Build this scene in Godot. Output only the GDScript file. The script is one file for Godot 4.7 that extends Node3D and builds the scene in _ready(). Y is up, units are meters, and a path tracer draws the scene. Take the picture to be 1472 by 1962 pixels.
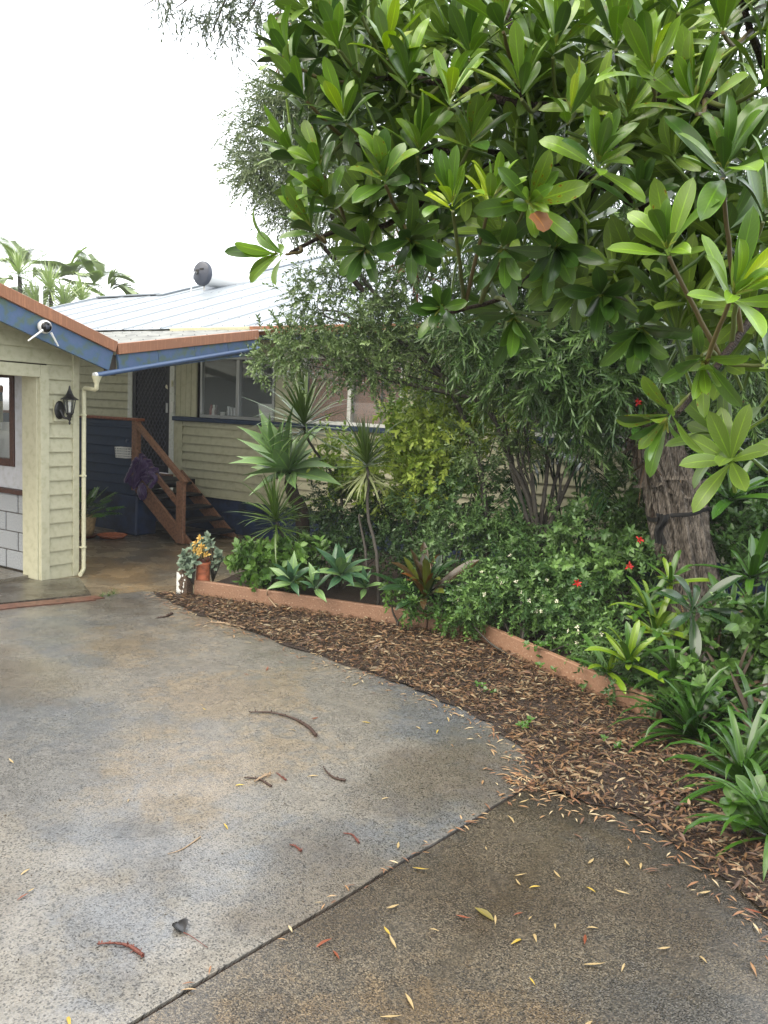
extends Node3D
# A weatherboard house and garage behind a wet concrete driveway, with a planted garden bed. Metres, y up, house wall along x.

var rng := RandomNumberGenerator.new()
var names := {}
var M := {}
var T := {}

class MB:
	var v := PackedVector3Array()
	var n := PackedVector3Array()
	var uv := PackedVector2Array()
	var uv2 := PackedVector2Array()
	var ix := PackedInt32Array()
	func face(p: Array, nor: Vector3) -> void:
		var b := v.size()
		for q in p:
			v.append(q); n.append(nor); uv.append(Vector2.ZERO)
		for k in range(1, p.size() - 1):
			var g: Vector3 = (p[k] - p[0]).cross(p[k + 1] - p[0])
			if g.dot(nor) > 0.0:
				ix.append_array(PackedInt32Array([b, b + k + 1, b + k]))
			else:
				ix.append_array(PackedInt32Array([b, b + k, b + k + 1]))
	func box(c: Vector3, s: Vector3, bev := 0.003, B := Basis()) -> void:
		var h := s * 0.5
		bev = minf(bev, minf(h.x, minf(h.y, h.z)) * 0.45)
		var pt := func(sg: Vector3, ax: int) -> Vector3:
			var q := h
			for k in 3:
				if k != ax:
					q[k] -= bev
			return c + B * (q * sg)
		for a in 3:
			var b := (a + 1) % 3
			var d := (a + 2) % 3
			for sa in [-1.0, 1.0]:
				var nn := Vector3.ZERO
				nn[a] = sa
				var ps := []
				for w in [[-1.0, -1.0], [1.0, -1.0], [1.0, 1.0], [-1.0, 1.0]]:
					var sg := Vector3.ZERO
					sg[a] = sa; sg[b] = w[0]; sg[d] = w[1]
					ps.append(pt.call(sg, a))
				face(ps, B * nn)
				if bev > 0.0:
					for sb in [-1.0, 1.0]:
						var s1 := Vector3.ZERO
						s1[a] = sa; s1[b] = sb; s1[d] = -1.0
						var s2 := s1
						s2[d] = 1.0
						var ne := Vector3.ZERO
						ne[a] = sa; ne[b] = sb
						face([pt.call(s1, a), pt.call(s2, a), pt.call(s2, b), pt.call(s1, b)], (B * ne).normalized())
		if bev > 0.0:
			for sx in [-1.0, 1.0]:
				for sy in [-1.0, 1.0]:
					for sz in [-1.0, 1.0]:
						var sg := Vector3(sx, sy, sz)
						face([pt.call(sg, 0), pt.call(sg, 1), pt.call(sg, 2)], (B * sg).normalized())
	func beam(a: Vector3, b: Vector3, w: float, h: float, up := Vector3.UP, bev := 0.003) -> void:
		var z := (b - a).normalized()
		var x := up.cross(z).normalized()
		var y := z.cross(x)
		box((a + b) * 0.5, Vector3(w, h, a.distance_to(b)), bev, Basis(x, y, z))
	# smooth patch of rows of equal length
	func grid(rows: Array, wrap := false, uvs := Vector2.ONE) -> void:
		var b := v.size()
		var nr := rows.size()
		var nc: int = rows[0].size()
		var acc := PackedVector3Array()
		acc.resize(nr * nc)
		for r in nr:
			for c in nc:
				v.append(rows[r][c])
				uv.append(Vector2(uvs.x * c / (nc if wrap else maxi(nc - 1, 1)), uvs.y * r / (nr - 1)))
		var last := nc if wrap else nc - 1
		for r in nr - 1:
			for c in last:
				var c2 := (c + 1) % nc
				for t in [[r * nc + c, (r + 1) * nc + c, r * nc + c2], [r * nc + c2, (r + 1) * nc + c, (r + 1) * nc + c2]]:
					var g: Vector3 = -(v[b + t[1]] - v[b + t[0]]).cross(v[b + t[2]] - v[b + t[0]])
					for k in 3:
						acc[t[k]] += g
						ix.append(b + t[k])
		for q in acc:
			n.append(q.normalized() if q.length_squared() > 1e-20 else Vector3.UP)
	func tube(path: Array, rad: Array, sides := 8, rough := 0.0, rg: RandomNumberGenerator = null) -> void:
		var rows := []
		var up := Vector3(0.31, 0.17, 0.93)
		for k in path.size():
			var d: Vector3 = (path[mini(k + 1, path.size() - 1)] - path[maxi(k - 1, 0)]).normalized()
			var x := up.cross(d).normalized()
			if x.length() < 0.5:
				x = Vector3.RIGHT.cross(d).normalized()
			var y := d.cross(x)
			up = y
			var row := []
			var r: float = rad[mini(k, rad.size() - 1)]
			for s in sides:
				var a := TAU * s / sides
				var rr := r * (1.0 + (rg.randf_range(-rough, rough) if rg else 0.0))
				row.append(path[k] + (x * cos(a) + y * sin(a)) * rr)
			rows.append(row)
		grid(rows, true, Vector2(1, 1))
		for e in [0, path.size() - 1]:
			var row: Array = rows[e]
			var d: Vector3 = (path[0] - path[1]) if e == 0 else (path[e] - path[e - 1])
			face(row, d.normalized())
	func lathe(prof: Array, c: Vector3, sides := 20, B := Basis()) -> void:
		var rows := []
		for p in prof:
			var row := []
			for s in sides:
				var a := TAU * s / sides
				row.append(c + B * Vector3(cos(a) * p.x, p.y, sin(a) * p.x))
			rows.append(row)
		grid(rows, true)
	# leaf blade from o along Y of B; Z of B is its upper face; bends away from Z
	func blade(o: Vector3, B: Basis, L: float, W: float, prof: Array, bend: float, fold := 0.2, wave := 0.0, twist := 0.0) -> void:
		var rows := []
		var ns := prof.size() - 1
		var p := Vector3.ZERO
		for k in prof.size():
			var t := float(k) / ns
			var th := bend * t * t
			var tw := twist * t
			var w: float = prof[k] * W * 0.5
			var nz := Vector3(0, sin(th), cos(th))
			var side := Vector3(cos(tw), 0, 0) + nz * sin(tw)
			var wv := sin(t * 11.0) * wave * W
			rows.append([o + B * (p - side * w + nz * (w * fold + wv)), o + B * p, o + B * (p + side * w + nz * (w * fold - wv))])
			p += Vector3(0, cos(th), -sin(th)) * (L / ns)
		grid(rows)
	func add(other: MB, X := Transform3D()) -> void:
		var b := v.size()
		v.append_array(X * other.v)
		for q in other.n:
			n.append((X.basis * q).normalized())
		uv.append_array(other.uv)
		for i in other.ix:
			ix.append(b + i)
	func mesh(off := Vector3.ZERO) -> ArrayMesh:
		var a := []
		a.resize(Mesh.ARRAY_MAX)
		a[Mesh.ARRAY_VERTEX] = v if off == Vector3.ZERO else Transform3D(Basis(), -off) * v
		a[Mesh.ARRAY_NORMAL] = n
		a[Mesh.ARRAY_TEX_UV] = uv
		if uv2.size() == v.size():
			a[Mesh.ARRAY_TEX_UV2] = uv2
		a[Mesh.ARRAY_INDEX] = ix
		var m := ArrayMesh.new()
		m.add_surface_from_arrays(Mesh.PRIMITIVE_TRIANGLES, a)
		return m

func numbered(called: String) -> String:
	names[called] = names.get(called, -1) + 1
	return called if names[called] == 0 else "%s_%03d" % [called, names[called]]

func thing(called: String, label: String, category: String, at := Vector3.ZERO, group := "") -> Node3D:
	var o := Node3D.new()
	o.name = numbered(called)
	add_child(o)
	o.position = at
	tag(o, label, category, group)
	return o

func tag(o: Node3D, label: String, category: String, group := "") -> void:
	o.set_meta("label", label)
	o.set_meta("category", category)
	if group:
		o.set_meta("group", group)

# a mesh built in world places, as a part of parent (or top-level)
func put(called: String, b: MB, m: Material, parent: Node3D = null) -> MeshInstance3D:
	var o := MeshInstance3D.new()
	var off := Vector3.ZERO
	if parent:
		off = parent.global_position
	o.name = called if parent else numbered(called)
	(parent if parent else self as Node3D).add_child(o, true)
	o.mesh = b.mesh(off)
	o.material_override = m
	return o

func shared(called: String, mesh: Mesh, m: Material, X: Transform3D, parent: Node3D = null) -> MeshInstance3D:
	var o := MeshInstance3D.new()
	o.name = called if parent else numbered(called)
	(parent if parent else self as Node3D).add_child(o, true)
	if parent:
		X.origin -= parent.global_position
	o.transform = X
	o.mesh = mesh
	o.material_override = m
	return o

func structure(called: String, b: MB, m: Material) -> MeshInstance3D:
	var o := put(called, b, m)
	o.set_meta("kind", "structure")
	return o

func one(called: String, label: String, category: String, b: MB, m: Material, at: Vector3, group := "") -> MeshInstance3D:
	var o := MeshInstance3D.new()
	o.name = numbered(called)
	add_child(o)
	o.position = at
	o.mesh = b.mesh(at)
	o.material_override = m
	tag(o, label, category, group)
	return o

func scatter(called: String, mesh: Mesh, m: Material, xs: Array, cols: Array, parent: Node3D = null, kind := "stuff") -> MultiMeshInstance3D:
	var mm := MultiMesh.new()
	mm.transform_format = MultiMesh.TRANSFORM_3D
	mm.use_colors = true
	mm.mesh = mesh
	mm.instance_count = xs.size()
	var off := parent.global_position if parent else Vector3.ZERO
	var buf := PackedFloat32Array()
	buf.resize(xs.size() * 16)
	for i in xs.size():
		var t: Transform3D = xs[i]
		var o := t.origin - off
		var c: Color = cols[i]
		var k := i * 16
		buf[k] = t.basis.x.x; buf[k + 1] = t.basis.y.x; buf[k + 2] = t.basis.z.x; buf[k + 3] = o.x
		buf[k + 4] = t.basis.x.y; buf[k + 5] = t.basis.y.y; buf[k + 6] = t.basis.z.y; buf[k + 7] = o.y
		buf[k + 8] = t.basis.x.z; buf[k + 9] = t.basis.y.z; buf[k + 10] = t.basis.z.z; buf[k + 11] = o.z
		buf[k + 12] = c.r; buf[k + 13] = c.g; buf[k + 14] = c.b; buf[k + 15] = 1.0
	mm.buffer = buf
	var o := MultiMeshInstance3D.new()
	o.name = called if parent else numbered(called)
	(parent if parent else self as Node3D).add_child(o, true)
	o.multimesh = mm
	o.material_override = m
	if kind:
		o.set_meta("kind", kind)
	return o

func rf(a: float, b: float) -> float:
	return rng.randf_range(a, b)

func rdir() -> Vector3:
	return Vector3(rng.randfn(), rng.randfn(), rng.randfn()).normalized()

# basis whose Y runs along d and whose Z (upper face) leans to up
func leafb(d: Vector3, up: Vector3) -> Basis:
	var y := d.normalized()
	var z := up - y * up.dot(y)
	if z.length() < 0.05:
		z = Vector3(0.7, 0.1, 0.7) - y * Vector3(0.7, 0.1, 0.7).dot(y)
	z = z.normalized()
	return Basis(y.cross(z), y, z)

func lin(r: float, g: float, b: float) -> Color:
	return Color(r, g, b).linear_to_srgb()

func noise_tex(kind: int, freq: float, oct: int, ramp: Array, size := 512, sd := 1, normal := false, bump := 4.0) -> NoiseTexture2D:
	var f := FastNoiseLite.new()
	f.seed = sd
	var cells := kind == 100
	if cells:
		kind = FastNoiseLite.TYPE_CELLULAR
	f.noise_type = kind
	f.frequency = freq
	f.fractal_octaves = oct
	f.fractal_type = FastNoiseLite.FRACTAL_FBM if oct > 1 else FastNoiseLite.FRACTAL_NONE
	if kind == FastNoiseLite.TYPE_CELLULAR:
		f.cellular_return_type = FastNoiseLite.RETURN_CELL_VALUE if cells else FastNoiseLite.RETURN_DISTANCE
		f.cellular_jitter = 1.0
	var t := NoiseTexture2D.new()
	t.width = size
	t.height = size
	t.seamless = true
	t.noise = f
	if normal:
		t.as_normal_map = true
		t.bump_strength = bump
	if ramp:
		var g := Gradient.new()
		var offs := PackedFloat32Array()
		var cs := PackedColorArray()
		for r in ramp:
			offs.append(r[0])
			cs.append(r[1] if r[1] is Color else Color(r[1], r[1], r[1]))
		g.offsets = offs
		g.colors = cs
		t.color_ramp = g
	return t

func mat(called: String, c: Color, rough: float, tex: Texture2D = null, scale := 1.0, bump: Texture2D = null, depth := 0.2) -> StandardMaterial3D:
	var m := StandardMaterial3D.new()
	m.resource_name = called
	m.albedo_color = c
	m.roughness = rough
	if tex or bump:
		m.uv1_triplanar = true
		m.uv1_world_triplanar = true
		m.uv1_scale = Vector3.ONE * scale
	if tex:
		m.albedo_texture = tex
	if bump:
		m.heightmap_enabled = true
		m.heightmap_texture = bump
		m.heightmap_scale = depth
	M[called] = m
	return m

func leafmat(called: String, c: Color, rough: float, back: float, tint := true) -> StandardMaterial3D:
	var m := StandardMaterial3D.new()
	m.resource_name = called
	m.albedo_color = c
	m.roughness = rough
	m.backlight_enabled = true
	m.backlight = Color(back * 0.85, back, back * 0.3)
	m.vertex_color_use_as_albedo = tint
	m.cull_mode = BaseMaterial3D.CULL_DISABLED
	M[called] = m
	return m

func leaf_image(spots := 0) -> ImageTexture:
	var r := RandomNumberGenerator.new()
	r.seed = 77
	var sp := []
	for k in spots:
		sp.append(Vector3(r.randf_range(4, 60), r.randf_range(20, 120), r.randf_range(1.5, 6.0)))
	var im := Image.create(64, 128, false, Image.FORMAT_RGB8)
	for y in 128:
		for x in 64:
			var u := absf((x + 0.5) / 64.0 - 0.5) * 2.0
			var t := (y + 0.5) / 128.0
			var s := 0.80 + 0.018 * sin((t * 26.0 - u * 5.0) * TAU * 0.5) + 0.02 * sin(x * 1.7 + y * 0.9)
			var c := Color(s, s, s)
			if u < 0.10 * (1.25 - t):
				c = Color(1.0, 1.0, 0.82)
			elif u > 0.93:
				c = Color(0.95, 1.0, 0.75)
			for q in sp:
				var dd: float = Vector2((x - q.x), (y - q.y) * 0.8).length() / q.z + 0.25 * sin(x * 1.3 + y * 0.7)
				if dd < 1.0:
					c = Color(0.85, 0.45, 0.25) if dd < 0.6 else Color(1.0, 0.95, 0.5)
			im.set_pixel(x, y, c)
	return ImageTexture.create_from_image(im)

# drip streaks that run down (along v) with a broken outline
func streak_image(lo: Color, hi: Color, share: float, sd: int) -> ImageTexture:
	var r := RandomNumberGenerator.new()
	r.seed = sd
	var im := Image.create(256, 64, false, Image.FORMAT_RGB8)
	im.fill(lo)
	for k in int(256 * share):
		var x := r.randi_range(0, 255)
		var y0 := r.randi_range(0, 50)
		var l := r.randi_range(6, 50)
		var a := r.randf_range(0.2, 1.0)
		for y in range(y0, mini(64, y0 + l)):
			im.set_pixel(x, y, lo.lerp(hi, a * r.randf_range(0.6, 1.0)))
	return ImageTexture.create_from_image(im)

# stains of the concrete: bare blue-grey aggregate, ochre dirt and dark algae, over twelve metres
func stain_image() -> ImageTexture:
	var n1 := FastNoiseLite.new()
	n1.seed = 11; n1.frequency = 0.0055; n1.fractal_octaves = 6; n1.fractal_gain = 0.58
	var n2 := FastNoiseLite.new()
	n2.seed = 23; n2.frequency = 0.0045; n2.fractal_octaves = 6; n2.fractal_gain = 0.58
	var n3 := FastNoiseLite.new()
	n3.seed = 5; n3.frequency = 0.10; n3.fractal_octaves = 5; n3.fractal_gain = 0.75
	var S := 1024
	var a := n1.get_image(S, S, false, false, false).get_data()
	var b := n2.get_image(S, S, false, false, false).get_data()
	var c := n3.get_image(S, S, false, false, false).get_data()
	var out := PackedByteArray()
	out.resize(S * S * 3)
	var base := Vector3(0.58, 0.565, 0.535)
	var blue := Vector3(0.435, 0.455, 0.485)
	var ochre := Vector3(0.63, 0.52, 0.36)
	var dark := Vector3(0.40, 0.36, 0.31)
	for i in S * S:
		var x := float(i % S) / S
		var z := float(i / S) / S
		var g := (c[i] - 128.0) / 128.0
		var wa := smoothstep(-0.05, 0.32, (a[i] - 128.0) / 100.0 + g * 0.5)
		var wb := smoothstep(0.02, 0.4, (b[i] - 128.0) / 100.0 + g * 0.5)
		var wd := smoothstep(0.05, 0.5, -(b[i] - 128.0) / 100.0 + g * 0.3)
		# the tan stain spreads from the garage side of the slab, as in the photograph
		var far := smoothstep(0.0, 0.55, 1.15 - Vector2(x * 13.0 - 11.4, z * 13.0 - 5.6).length() / 2.3 + g * 0.4 + (b[i] - 128.0) / 160.0)
		var q := base.lerp(blue, wa * 0.8).lerp(ochre, maxf(wb * 0.35, far * 1.0) * (1.0 - wa * 0.6)).lerp(dark, wd * 0.55)
		q *= 1.0 + g * 0.2
		out[i * 3] = int(clampf(q.x, 0.0, 1.0) * 255.0)
		out[i * 3 + 1] = int(clampf(q.y, 0.0, 1.0) * 255.0)
		out[i * 3 + 2] = int(clampf(q.z, 0.0, 1.0) * 255.0)
	return ImageTexture.create_from_image(Image.create_from_data(S, S, false, Image.FORMAT_RGB8, out))

func concrete(called: String, tint: Color, grain: Texture2D, relief: Texture2D, depth: float, wet: Texture2D, tile: float) -> StandardMaterial3D:
	var m := StandardMaterial3D.new()
	m.resource_name = called
	m.albedo_color = tint
	m.albedo_texture = grain
	m.uv1_scale = Vector3(1.0 / tile, 1.0 / tile, 1.0)
	m.roughness = 1.0
	m.roughness_texture = wet
	m.heightmap_enabled = true
	m.heightmap_texture = relief
	m.heightmap_scale = depth
	# a film of rain water, thicker in some patches
	m.clearcoat_enabled = true
	m.clearcoat = 0.75
	m.clearcoat_texture = T.film
	m.clearcoat_roughness = 0.28
	m.detail_enabled = true
	m.detail_blend_mode = BaseMaterial3D.BLEND_MODE_MUL
	m.detail_uv_layer = BaseMaterial3D.DETAIL_UV_2
	m.detail_albedo = T.stain
	m.uv2_scale = Vector3(1.0 / 13.0, 1.0 / 13.0, 1.0)
	M[called] = m
	return m

func make_materials() -> void:
	var SX := FastNoiseLite.TYPE_SIMPLEX_SMOOTH
	var CE := FastNoiseLite.TYPE_CELLULAR
	T.leaf = leaf_image()
	T.leaf_spotted = leaf_image(9)
	T.stain = stain_image()
	T.grain = noise_tex(SX, 0.05, 4, [[0.0, 0.62], [0.45, 0.86], [1.0, 1.0]], 512, 3)
	T.blotch = noise_tex(SX, 0.012, 5, [[0.2, 0.70], [0.5, 0.9], [0.8, 1.0]], 512, 4)
	T.paint = noise_tex(SX, 0.02, 5, [[0.1, Color(0.91, 0.91, 0.88)], [0.4, Color(0.97, 0.97, 0.96)], [0.75, Color(1, 1, 1)], [0.95, Color(0.95, 0.96, 0.93)]], 512, 6)
	T.bumpy = noise_tex(SX, 0.06, 4, [], 512, 8)
	T.pebble = noise_tex(CE, 0.055, 1, [], 1024, 9)
	T.agg = noise_tex(100, 0.24, 1, [[0.0, Color(0.27, 0.26, 0.25)], [0.2, Color(0.42, 0.40, 0.38)], [0.45, Color(0.56, 0.535, 0.50)], [0.75, Color(0.68, 0.65, 0.61)], [1.0, Color(0.88, 0.86, 0.82)]], 2048, 21)
	T.agg_h = noise_tex(CE, 0.20, 2, [[0.0, 1.0], [0.5, 0.55], [1.0, 0.0]], 2048, 21)
	T.fine = noise_tex(SX, 0.22, 3, [[0.15, 0.30], [0.38, 0.55], [0.5, 0.86], [0.8, 1.0]], 2048, 22)
	T.fine_h = noise_tex(SX, 0.22, 3, [], 2048, 22)
	T.agg_l = noise_tex(100, 0.24, 1, [[0.0, 0.42], [0.12, 0.63], [0.28, 0.84], [0.6, 0.92], [1.0, 1.0]], 2048, 21)
	T.film = noise_tex(SX, 0.006, 6, [[0.2, 1.0], [0.45, 0.75], [0.6, 0.45], [0.8, 0.15]], 1024, 31)
	T.wet = noise_tex(SX, 0.006, 6, [[0.25, 0.13], [0.45, 0.20], [0.6, 0.28], [0.8, 0.42]], 1024, 31)
	T.wet_b = noise_tex(SX, 0.006, 6, [[0.25, 0.12], [0.5, 0.21], [0.8, 0.36]], 1024, 33)
	T.fleck = noise_tex(SX, 0.045, 3, [[0.0, Color(0.42, 0.30, 0.225)], [0.3, Color(0.51, 0.39, 0.31)], [0.55, Color(0.545, 0.42, 0.335)], [0.84, Color(0.535, 0.41, 0.33)], [0.865, Color(0.86, 0.80, 0.70)]], 512, 41)
	T.mould = noise_tex(SX, 0.014, 5, [[0.2, Color(1, 1, 1)], [0.52, Color(0.92, 0.98, 0.95)], [0.72, Color(1.0, 1.04, 0.78)], [0.92, Color(1.0, 1.05, 0.62)]], 512, 42)
	T.bark = noise_tex(SX, 0.03, 5, [[0.15, Color(0.25, 0.22, 0.20)], [0.42, Color(0.62, 0.58, 0.54)], [0.6, Color(1.0, 0.97, 0.93)], [0.8, Color(0.70, 0.63, 0.56)], [0.95, Color(0.4, 0.35, 0.31)]], 512, 43)
	T.wood = noise_tex(SX, 0.02, 4, [[0.1, 0.72], [0.5, 0.92], [0.9, 1.0]], 512, 44)
	T.streak = streak_image(Color(0.80, 0.80, 0.80), Color(1.0, 1.0, 1.0), 0.9, 5)
	T.soil = noise_tex(SX, 0.06, 5, [[0.1, 0.45], [0.5, 0.8], [0.9, 1.0]], 512, 45)

	concrete("concrete_smooth", Color(0.82, 0.82, 0.82), T.agg_l, T.agg_h, 0.24, T.wet, 2.7)
	concrete("concrete_coarse", Color(0.86, 0.845, 0.815), T.agg, T.agg_h, 0.3, T.wet_b, 2.3)
	mat("cream_paint", Color(0.735, 0.728, 0.63), 0.5, T.paint, 1.1, T.bumpy, 0.012)
	mat("house_paint", Color(0.735, 0.728, 0.63), 0.5, T.paint, 0.8, T.bumpy, 0.01)
	mat("navy_paint", Color(0.13, 0.205, 0.32), 0.45, T.paint, 0.9, T.bumpy, 0.012)
	mat("navy_block", Color(0.13, 0.20, 0.33), 0.6, T.blotch, 0.8, T.bumpy, 0.15)
	mat("fascia_blue", Color(0.31, 0.39, 0.53), 0.5, T.mould, 0.9, T.bumpy, 0.03)
	mat("gutter_blue", Color(0.27, 0.36, 0.51), 0.3, T.paint, 0.9)
	mat("cap_orange", Color(0.68, 0.47, 0.35), 0.5, T.blotch, 1.0)
	mat("white_paint", Color(0.84, 0.85, 0.84), 0.45, T.paint, 1.5)
	mat("timber_brown", Color(0.53, 0.385, 0.30), 0.5, T.wood, 2.0, T.bumpy, 0.04)
	mat("edging_brown", Color(1, 1, 1), 0.55, T.fleck, 2.2, T.bumpy, 0.05)
	mat("grey_timber", Color(0.42, 0.36, 0.31), 0.8, T.bark, 3.0, T.bumpy, 0.4)
	mat("roof_metal", Color(0.495, 0.53, 0.57), 0.45, T.blotch, 0.6)
	mat("roof_white", Color(0.68, 0.69, 0.67), 0.5, T.blotch, 0.5)
	mat("screw_grey", Color(0.35, 0.37, 0.40), 0.4)
	mat("block_grey", Color(0.70, 0.72, 0.74), 0.8, T.grain, 2.5, T.bumpy, 0.15)
	mat("mortar", Color(0.40, 0.39, 0.38), 0.9, T.grain, 3.0)
	mat("wall_grey", Color(0.72, 0.73, 0.76), 0.7, T.paint, 1.0)
	mat("dark_timber", Color(0.30, 0.19, 0.16), 0.5, T.wood, 2.5)
	mat("grille_metal", Color(0.29, 0.30, 0.35), 0.4)
	mat("black_metal", Color(0.06, 0.06, 0.075), 0.35)
	mat("door_navy", Color(0.085, 0.10, 0.15), 0.4)
	mat("rubber_navy", Color(0.07, 0.08, 0.13), 0.55, T.blotch, 2.0)
	mat("alu", Color(0.72, 0.73, 0.74), 0.35)
	M.alu.metallic = 0.6
	mat("pvc_cream", Color(0.80, 0.79, 0.68), 0.4, T.paint, 2.0)
	mat("pvc_white", Color(0.86, 0.87, 0.88), 0.35)
	mat("terracotta", Color(0.72, 0.42, 0.29), 0.7, T.blotch, 3.0)
	mat("terracotta_dark", Color(0.42, 0.22, 0.17), 0.6, T.blotch, 3.0)
	mat("pot_cream", Color(0.66, 0.57, 0.42), 0.45, T.blotch, 3.0)
	mat("blind_brown", Color(0.60, 0.40, 0.26), 0.8, T.wood, 3.0)
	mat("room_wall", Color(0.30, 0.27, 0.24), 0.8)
	mat("room_brown", Color(0.45, 0.27, 0.17), 0.5, T.wood, 2.0)
	mat("soil", Color(0.25, 0.18, 0.135), 0.7, T.soil, 2.2, T.bumpy, 2.0)
	mat("earth", Color(0.28, 0.30, 0.20), 0.9, T.soil, 0.5)
	mat("bark", Color(0.55, 0.54, 0.525), 0.85, T.bark, 2.5, T.bumpy, 2.5)
	M.bark.uv1_scale = Vector3(4.0, 0.6, 4.0)
	mat("bark_dark", Color(0.26, 0.22, 0.19), 0.85, T.bark, 5.0, T.bumpy, 1.0)
	mat("stem_grey", Color(0.27, 0.255, 0.23), 0.75, T.blotch, 6.0, T.bumpy, 0.3)
	mat("stem_green", Color(0.30, 0.34, 0.14), 0.55)
	mat("brick_tile", Color(0.42, 0.29, 0.24), 0.4, T.blotch, 3.0)
	mat("white_plastic", Color(0.88, 0.88, 0.87), 0.3)
	mat("smoked", Color(0.03, 0.03, 0.035), 0.1)
	mat("tank_grey", Color(0.22, 0.24, 0.29), 0.4)
	mat("nylon", Color(0.21, 0.12, 0.31), 0.32, T.paint, 4.0, T.bumpy, 0.3)
	M.nylon.rim_enabled = true
	mat("cloth_black", Color(0.05, 0.05, 0.055), 0.8)
	mat("twig_dark", Color(0.20, 0.13, 0.10), 0.6)
	mat("twig_pale", Color(0.55, 0.47, 0.38), 0.7)
	mat("flower_white", Color(0.88, 0.86, 0.78), 0.6)
	mat("flower_red", Color(0.75, 0.10, 0.08), 0.5)
	mat("flower_yellow", Color(0.90, 0.72, 0.36), 0.55)
	mat("bud", Color(0.72, 0.74, 0.42), 0.5)
	mat("plastic_red", Color(0.6, 0.2, 0.15), 0.4)
	var g := StandardMaterial3D.new()
	g.resource_name = "glass"
	g.albedo_color = Color(0.75, 0.8, 0.82, 0.10)
	g.transparency = BaseMaterial3D.TRANSPARENCY_ALPHA
	g.roughness = 0.0
	M["glass"] = g
	M.roof_metal.albedo_texture = T.paint
	M.roof_metal.uv1_scale = Vector3.ONE * 0.3
	for l in [["leaf_spot", Color(0.46, 0.59, 0.20), 0.34, 0.3], ["leaf_dark", Color(0.27, 0.41, 0.17), 0.28, 0.12], ["leaf_deep", Color(0.36, 0.51, 0.19), 0.28, 0.22], ["leaf_mid", Color(0.49, 0.64, 0.21), 0.30, 0.42], ["leaf_lime", Color(0.66, 0.75, 0.18), 0.28, 0.7], ["leaf_old", Color(0.55, 0.42, 0.16), 0.5, 0.3], ["agave", Color(0.49, 0.63, 0.40), 0.42, 0.10], ["agave_dark", Color(0.28, 0.43, 0.31), 0.38, 0.06], ["yucca", Color(0.32, 0.43, 0.17), 0.32, 0.15], ["brom_lime", Color(0.46, 0.58, 0.15), 0.3, 0.35], ["brom_red", Color(0.30, 0.24, 0.15), 0.3, 0.2], ["brom_olive", Color(0.36, 0.40, 0.14), 0.3, 0.25], ["brom_rust", Color(0.46, 0.29, 0.13), 0.35, 0.3], ["strap", Color(0.23, 0.38, 0.14), 0.25, 0.18], ["strap_dark", Color(0.17, 0.28, 0.16), 0.22, 0.06], ["grey_leaf", Color(0.52, 0.60, 0.53), 0.6, 0.06], ["dead", Color(0.36, 0.28, 0.20), 0.7, 0.15], ["fresh", Color(0.26, 0.42, 0.12), 0.35, 0.35], ["xanadu", Color(0.28, 0.47, 0.16), 0.28, 0.2], ["palm_hazed", Color(0.72, 0.79, 0.60), 0.35, 0.6]]:  # the far palm leaf tone is paled, with distance haze put into its colour
		var m := leafmat(l[0], l[1], l[2], l[3], false)
		m.albedo_texture = T.leaf
	M.leaf_spot.albedo_texture = T.leaf_spotted
	for l in [["fol", Color(1, 1, 1), 0.38, 0.3], ["fol_bright", Color(1, 1, 1), 0.42, 0.55]]:
		var m := leafmat(l[0], l[1], l[2], l[3], true)
		m.albedo_texture = T.leaf
	var lt := leafmat("litter", Color(1, 1, 1), 0.5, 0.06, true)
	lt.albedo_texture = T.leaf

func board(z: Vector3, along: Vector3, outw: Vector3, L: float, h: float, m: Material, parent: Node3D, called := "board") -> void:
	# a weatherboard: thin at its top edge, 22 mm proud at its lower edge. z is its lower start corner.
	var b := MB.new()
	var t0 := 0.030
	var t1 := 0.004
	var p := [z, z + outw * t0, z + outw * (t0 - 0.001) + Vector3(0, 0.008, 0), z + outw * t1 + Vector3(0, h, 0), z + Vector3(0, h, 0)]
	var q := []
	for k in p:
		q.append(k + along * L)
	b.face([p[0], p[1], q[1], q[0]], Vector3.DOWN)
	b.face([p[1], p[2], q[2], q[1]], (outw + Vector3.DOWN * 0.3).normalized())
	b.face([p[2], p[3], q[3], q[2]], outw)
	b.face([p[3], p[4], q[4], q[3]], Vector3.UP)
	b.face(p, -along)
	b.face(q, along)
	put(called, b, m, parent)

func solid(called: String, parent: Node3D, m: Material, c: Vector3, s: Vector3, bev := 0.003, B := Basis()) -> MeshInstance3D:
	var b := MB.new()
	b.box(c, s, bev, B)
	return put(called, b, m, parent)

# box from two corners
func span(called: String, parent: Node3D, m: Material, a: Vector3, c: Vector3, bev := 0.003) -> MeshInstance3D:
	return solid(called, parent, m, (a + c) * 0.5, (c - a).abs(), bev)

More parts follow.
